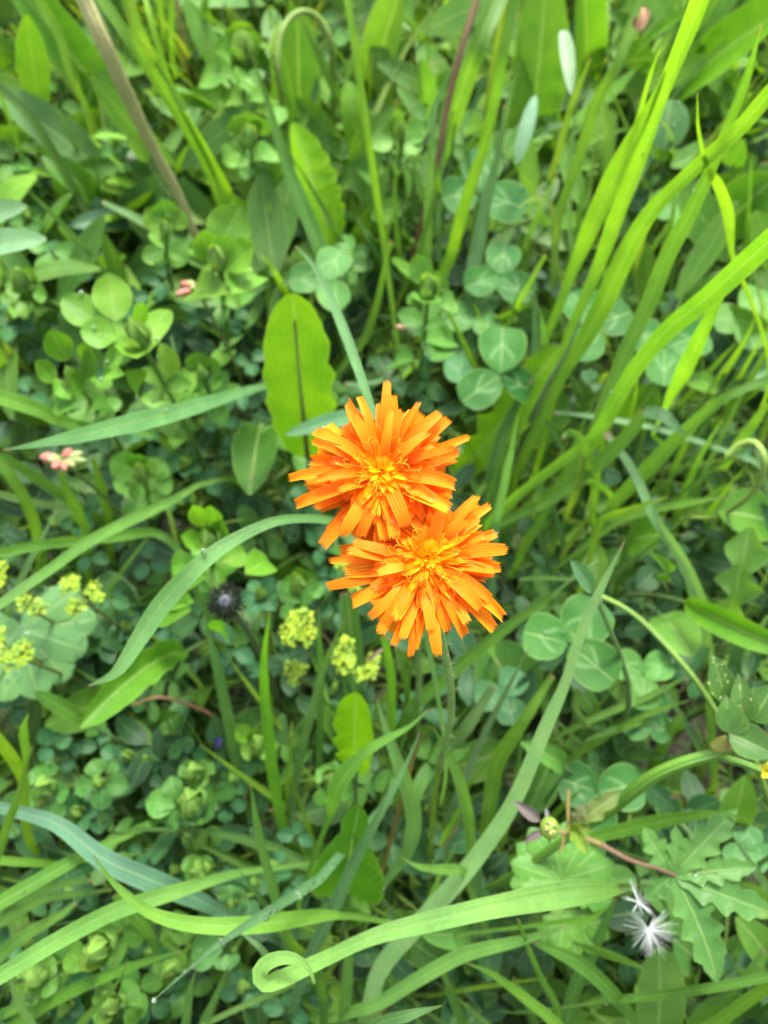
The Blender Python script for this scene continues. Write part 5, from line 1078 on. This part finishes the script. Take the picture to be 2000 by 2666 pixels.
def fan_leaf(t, x, y, h, rad, a0, a1, n, col, label, teeth=4, tamp=.12, wmul=1.15, drops=0, name='lady_mantle_leaf', tilt=(0, 0, 0), cat='leaf', lens=None, mat='broad', pb=.32, pa=.6):
    C = P(t, x, y, h); nh = nrm(UP * .7 + tocam(C) * .3 + np.array(tilt)); mb = MB(); R_ = wsize(t, rad, C)
    e1 = nrm(np.cross(np.array([0, 1., 0]), nh)); e2 = np.cross(nh, e1)
    for k in range(n):
        a = math.radians(a0 + (a1 - a0) * k / max(1, n - 1)); d = e1 * math.cos(a) + e2 * math.sin(a); lm = (lens[k] if lens else 1) * RND.uniform(.95, 1.05)
        w = R_ * wmul * 2 * math.sin(math.radians(abs(a1 - a0) / max(1, n - 1) / 2)) if n > 1 else R_
        leaf_grid(mb, C - UP * .0004 * (k % 2), C + d * R_ * lm + UP * R_ * RND.uniform(-.06, .12), w, nh, pa=pa, pb=pb, arch=.04, cup=-.10, teeth=teeth, tamp=tamp, nv=30, nu=9, wav=.012)
    o = mb.build(name, M[mat], None, C, vary(col, .06)); tag(o, label, cat)
    gx = C + np.array([0, .01, 0]); gx[2] = -.002; pb_ = MB(); pb_.tube(catmull([gx, C * .5 + gx * .5 + np.array([.003, 0, 0]), C - UP * .0005], 8), [.001, .0008], 6); pb_.build('petiole', M['stem'], o, None, (.14, .2, .06))
    if drops: dew(o, drops)
    return o
fan_leaf('5', 90, 560, 6.5, 300, 180, 400, 9, (.125, .235, .075), 'large pale scalloped lady-mantle leaf with dew drops at the left edge', pb=.42, drops=60, tilt=(.1, -.2, 0))
fan_leaf('5', 410, 480, 4, 190, -150, 60, 6, (.06, .15, .04), 'dim scalloped lady-mantle leaf behind the long arched blade', drops=12)
fan_leaf('5', 600, 720, 2.5, 170, -100, 200, 7, (.045, .12, .035), 'dark scalloped leaf under the long arched blade', drops=6)
fan_leaf('8', 770, 540, 8, 235, -25, 205, 12, (.12, .25, .05), 'light green scalloped leaf with a sharp notch right behind the wide curled blade', teeth=5, tamp=.2, wmul=1.7, pb=.7, name='cranesbill_leaf')
fan_leaf('8', 790, 640, 7.5, 220, -130, -40, 5, (.095, .215, .03), 'drooping toothed leaf under the wide curled blade', teeth=5, tamp=.25, wmul=1.3, pb=.7, name='cranesbill_leaf')

def dark_bud():
    C = P('5', 972, 440, 17); n = nrm(tocam(C) * .8 + UP * .35); o = thing('hawkweed_bud', 'dark bristly round bud with a pale grey star-like crown', 'flower bud', C * np.array([1, 1, 0]))
    R_ = wsize('5', 124, C) / 2; mb = MB(); mb.ball(C - n * R_ * .6, R_ * .92, 16, 12); mb.build('bud', M['dull'], o, None, (.02, .028, .014))
    e1 = nrm(np.cross(np.array([0, 1., 0]), n)); e2 = np.cross(n, e1)
    for k in range(34):
        a = k * 2.39996; el = .35 + 1.25 * (k / 34); d = nrm((e1 * math.cos(a) + e2 * math.sin(a)) * math.sin(el) + n * math.cos(el)); t_ = nrm(np.cross(np.cross(d, n), d))
        mb = MB(); p = C - n * R_ * .6 + d * R_ * .93; leaf_grid(mb, p - t_ * R_ * .45, p + t_ * R_ * .35 + d * R_ * .1, R_ * .32, d, pa=.5, pb=.9, nv=6, nu=3, arch=.05)
        mb.build('bract', M['dull'], o, None, vary((.03, .042, .022), .3))
    mb = MB()
    for k in range(230):
        a = RND.uniform(0, 6.28); el = RND.uniform(.55, 2.2); d = (e1 * math.cos(a) + e2 * math.sin(a)) * math.sin(el) + n * math.cos(el)
        p = C - n * R_ * .6 + d * R_ * .9; q = p + d * R_ * RND.uniform(.25, .6) + np.array([RND.gauss(0, .0002) for _ in range(3)]); mb.tube([p, q], [.00016, .00008], 4); mb.ball(q, .00016, 5, 4)
    h_ = mb.build('bristles', M['dull'], o, None, (.014, .016, .012)); h_['kind'] = 'stuff'
    mb = MB()
    for k in range(46):
        a = k * 2.39996; r0 = R_ * .46 * math.sqrt((k + .5) / 46); p0 = C + n * R_ * .34 + (e1 * math.cos(a) + e2 * math.sin(a)) * r0; p1 = C + n * R_ * .66 + (e1 * math.cos(a) + e2 * math.sin(a)) * r0 * .35
        mb.tube(catmull([p0, (p0 + p1) / 2 + n * R_ * .06, p1], 5), [.00016, .00012, .00006], 4)
    mb.ball(C + n * R_ * .02, R_ * .5, 12, 8); mb.build('crown', M['dull'], o, None, (.2, .205, .25))
    gx = P('5', 1230, 960, 0); mb = MB(); mb.tube(catmull([gx, P('5', 1180, 800, 6), P('5', 1090, 600, 13), C - n * R_ * 1.4], 14), [.0011, .0010], 7); mb.build('stem', M['stem'], o, None, (.07, .11, .045))
dark_bud()

# ------------------------------------------------------------------ buttercup at the lower right
def lobed(t, x, y, h, lobes, label, col, name='buttercup_leaf', drops=0, dark=None):
    C = P(t, x, y, h); mb = MB()
    for q in lobes:
        bx, by, w, dh, te = q[:5]; Bp = P(t, bx, by, h + dh); m = (C + Bp) / 2
        leaf_grid(mb, C, Bp, wsize(t, w, m), nrm(UP * .6 + tocam(m) * .4), pa=.8, pb=.95, arch=.05, cup=.25, teeth=te, tamp=.36 if te < 5 else .30, tskew=.75, nv=34, nu=9, wav=.015, side=RND.uniform(-.04, .04))
    o = mb.build(name, M['broad'], None, C, vary(col, .05)); tag(o, label, 'leaf'); gx = C + np.array([.004, .012, 0]); gx[2] = -.002
    pb_ = MB(); pb_.tube(catmull([gx, C * .5 + gx * .5 + np.array([.003, 0, 0]), C], 8), [.001, .0009], 6); pb_.build('petiole', M['stem'], o, None, (.12, .2, .06))
    if drops: dew(o, drops)
    return o
lobed('8', 1250, 515, 12, [(1528, 230, 150, .5, 5), (1615, 482, 130, .3, 5), (1700, 690, 170, 0, 5), (1442, 985, 200, -.6, 5), (1120, 310, 130, .2, 4), (1125, 625, 110, -.4, 3), (1260, 300, 90, .4, 3)], 'large deeply lobed buttercup leaf with toothed fingers at the lower right', (.09, .195, .055), drops=3)
stalk('8', '1260,520 1180,490 1060,452 940,388', (12, 12.5, 12.5), (17, 18, 24), (.17, .10, .06), 'reddish brown stalk from the lobed leaf to the withered bud')
stalk('8', '850,320 960,250 1150,100 1300,30 1450,-12 1510,-55', (10, 12.5, 14, 14.5), (40, 56, 62, 56, 48), (.10, .20, .03), 'thick green buttercup stalk climbing to the joint at the right edge')
stalk('8', '1500,-55 1450,0 1560,40 1640,72 1740,100', (14.3, 14.5, 14.8), (34, 34, 34), (.09, .19, .03), 'green side stalk running from the buttercup joint to the right edge')
def spotted():
    for q, (x, y, h, lobes, lab) in enumerate([(1478, 880, 15, [(1412, 655, 110, .5, 0), (1508, 770, 70, .3, 0)], 'spotted buttercup leaf lobe with white flecks at the right edge'),
                                       (1550, 960, 15.2, [(1530, 748, 100, .4, 0), (1600, 808, 84, .3, 0)], 'small dark-rimmed buttercup leaf lobe beside the spotted one'),
                                       (1490, 1010, 15.4, [(1478, 845, 110, .2, 0), (1700, 1110, 150, .2, 0), (1530, 885, 120, .2, 0)], 'striped green buttercup leaf lobe below the spotted one'),
                                       (1590, 960, 15.2, [(1690, 790, 140, .4, 0)], 'grooved buttercup leaf lobe at the right edge beside the joint')]):
        C = P('6', x, y, h); mb = MB()
        for bx, by, w, dh, te in lobes:
            Bp = P('6', bx, by, h + dh); m = (C + Bp) / 2
            leaf_grid(mb, C, Bp, wsize('6', w, m), nrm(UP * .5 + tocam(m) * .5), pa=.7, pb=1.15, arch=.06, cup=.45, nv=16, nu=9, wav=.02)
        o = mb.build('buttercup_leaf', M['broad'], None, C, (.055, .14, .026)); tag(o, lab, 'leaf')
        J = P('6', 1500, 1040, 14.6); pb_ = MB(); pb_.tube(catmull([J, (J + C) / 2, C], 5), .0009, 6); pb_.build('petiole', M['stem'], o, None, (.12, .2, .05))
        if q < 2:
            me = o.data
            for k in range(13 if q == 0 else 6):
                v = me.vertices[RND.randrange(20, 16 * 9 - 20)]; nn = v.normal if v.normal.z > 0 else -v.normal
                linked('fleck', FLECK, o, v.co + nn * .0001, (0, 0, RND.uniform(0, 3)), (RND.uniform(.00015, .0004), .00013, .00006), (.48, .56, .26))
fk = MB(); fk.ball((0, 0, 0), 1, 8, 6); FLECK = fk.mesh('fleck', M['dull'])
spotted()
def joint():
    C = P('6', 1480, 1050, 14.6); o = thing('buttercup_joint', 'yellowish swollen joint where buttercup stalks meet at the right edge', 'plant joint', C)
    mb = MB(); p = catmull([P('6', 1420, 1075, 14.4), C, P('6', 1530, 1020, 14.7)], 8); mb.tube(p, [.0014, .0022, .0018, .0012], 8); mb.build('node', M['dull'], o, None, (.24, .25, .05))
    mb = MB(); leaf_grid(mb, C, P('6', 1510, 1060, 14.9), .0035, tocam(C), nv=6, nu=5); mb.build('sheath', M['dull'], o, None, (.18, .10, .06))
joint()
def yellow_tip():
    C = P('8', 1650, 72, 15); o = thing('yellow_bud', 'yellow flower bud cut by the right edge on the green side stalk', 'flower bud', C)
    for k in range(5):
        a = k * 1.2566; d = np.array([math.cos(a), math.sin(a), .6]); mb = MB(); leaf_grid(mb, C - UP * .001, C + d * .0026, .0028, UP, pa=.5, pb=.4, nv=8, nu=5, cup=.5, arch=.2); mb.build('petal', M['dull'], o, None, (.34, .33, .02))
yellow_tip()
def withered():
    C = P('8', 715, 315, 12.5); o = thing('withered_buttercup', 'round green fruit bud with withered purplish sepals, lower right', 'seed head', C * np.array([1, 1, 0])); R_ = wsize('8', 84, C) / 2; n = nrm(tocam(C) * .8 + UP * .3)
    mb = MB(); mb.ball(C, R_, 16, 12, (1, 1.12, 1)); b_ = mb.build('bud', M['dull'], o, None, (.16, .25, .035))
    for k in range(9):
        a = k * .7; mb = MB(); d = nrm(np.array([math.cos(a), math.sin(a), 0]) * .45 + n); q = C + d * R_; mb.tube(catmull([q - d * R_ * .1, q + d * R_ * .12, q + d * R_ * .1 + np.array([math.cos(a * 2), math.sin(a * 2), 0]) * R_ * .25], 5), [.0003, .0003, .0001], 5)
        mb.build('stigma', M['dull'], b_, None, (.50, .45, .2) if k % 3 else (.06, .04, .03))
    for x, y, w, c in [(555, 195, 66, (.105, .085, .08)), (600, 375, 46, (.10, .08, .075)), (700, 225, 26, (.13, .13, .12)), (715, 385, 22, (.12, .2, .06))]:
        mb = MB(); Bp = P('8', x, y, 12.3); A = C + (Bp - C) * .25; leaf_grid(mb, A, Bp, wsize('8', w * .8, C), tocam(C), pa=.55, pb=1.1, arch=.14, cup=.8, wav=.03, nv=12, nu=7); mb.build('sepal', M['dull'], o, None, c)
    for pts, w in [('750,330 785,335 830,350 900,370 940,388', 24), ('798,320 795,240 797,150', 18), ('770,345 775,375 760,420', 14)]:
        c = np.array([P('8', x, y, 12.2) for x, y in parse(pts)]); mb = MB(); mb.tube(catmull(c, 9), wsize('8', w, C) / 2, 6); mb.build('stem', M['stem'], o, None, (.20, .17, .05))
    for x0, y0, x1, y1, w, c in [(810, 310, 880, 430, 70, (.14, .23, .02)), (825, 300, 1020, 160, 100, (.13, .18, .05)), (820, 305, 870, 205, 70, (.15, .17, .08)), (830, 300, 900, 330, 60, (.12, .19, .03)), (820, 330, 850, 285, 60, (.15, .24, .02))]:
        A, Bp = P('8', x0, y0, 12.3), P('8', x1, y1, 12.8); mb = MB(); leaf_grid(mb, A, Bp, wsize('8', w, A), tocam(A), pa=.6, pb=.7, arch=.08, cup=.55, nv=20, nu=7, teeth=3, tamp=.3); mb.build('leaf_lobe', M['broad'], o, None, c)
withered()
def bud_leaf():
    leaf('8', '1425,630 1424,738', (11, 11.5), 76, (.12, .22, .06), 'small pale pointed bud leaf hanging under the lobed buttercup leaf', arch=.2, cup=.8, pa=.6, pb=.7)
bud_leaf()

# ------------------------------------------------------------------ seed fluff, husk
def fluff(t, x, y, h, ends, rnd, label, seed_end):
    C = P(t, x, y, h); o = thing('seed_fluff', label, 'seed fluff', C); mb = MB(); rr = random.Random(x)
    for bx, by, cnt, spread in ends:
        cnt = cnt * 3 // 4; Bp = P(t, bx, by, h); d = Bp - C; L0 = np.linalg.norm(d)
        for k in range(cnt):
            e = d * rr.uniform(.75, 1.08) + np.array([rr.gauss(0, 1), rr.gauss(0, 1), rr.gauss(0, .8)]) * L0 * spread
            mb.tube(catmull([C, C + e * .5 + UP * L0 * .05, C + e], 6), [.000026, .000022, .000012], 4)
    for k in range(rnd[0]):
        a = rr.uniform(*rnd[2]); e = np.array([math.cos(a), math.sin(a), rr.uniform(-.15, .8)]) * wsize(t, rnd[1], C) * rr.uniform(.75, 1.1)
        mb.tube(catmull([C, C + e * .5 + UP * .0006, C + e], 6), [.000026, .000022, .000012], 4)
    f_ = mb.build('hairs', M['fluff'], o); f_['kind'] = 'stuff'
    mb = MB(); mb.ball(C, .0003, 8, 6); mb.build('hub', M['fluff'], o)
    E = P(t, *seed_end, h - .2); mb = MB(); mb.tube(catmull([C, C * .6 + E * .4, C * .4 + E * .6], 7), [.00005, .00008, .00012, .00004], 6); mb.build('seed', M['dull'], o, None, (.35, .28, .2))
fluff('8', 1142, 752, 12.5, [(1185, 685, 14, .08)], (84, 106, (2.3, 7.2)), 'round white dandelion-like seed fluff under the lobed buttercup leaf', (1175, 690))
fluff('8', 1098, 636, 12.8, [(1070, 545, 16, .10), (1030, 610, 12, .06), (1165, 690, 18, .06), (1072, 680, 12, .05), (1120, 600, 8, .2)], (10, 60, (0, 6.28)), 'wispy white seed fluff in narrow tufts above the round one', (1110, 660))
def husk():
    C = P('2', 1098, 95, 16.2); o = thing('seed_husk', 'dry brown curled husk stuck on the tall blade near the top edge', 'husk', C)
    mb = MB(); leaf_grid(mb, P('2', 1095, 140, 16), P('2', 1120, 30, 16.5), wsize('2', 46, C), tocam(C), pa=.4, pb=.6, cup=1.0, arch=.15, nv=12, nu=7, side=.12); mb.build('scale', M['dull'], o, None, (.30, .18, .10))
    mb = MB(); leaf_grid(mb, P('2', 1085, 120, 16), P('2', 1085, 70, 16.4), wsize('2', 24, C), tocam(C), cup=.8, nv=8, nu=5); mb.build('inner_scale', M['dull'], o, None, (.24, .13, .08))
husk()
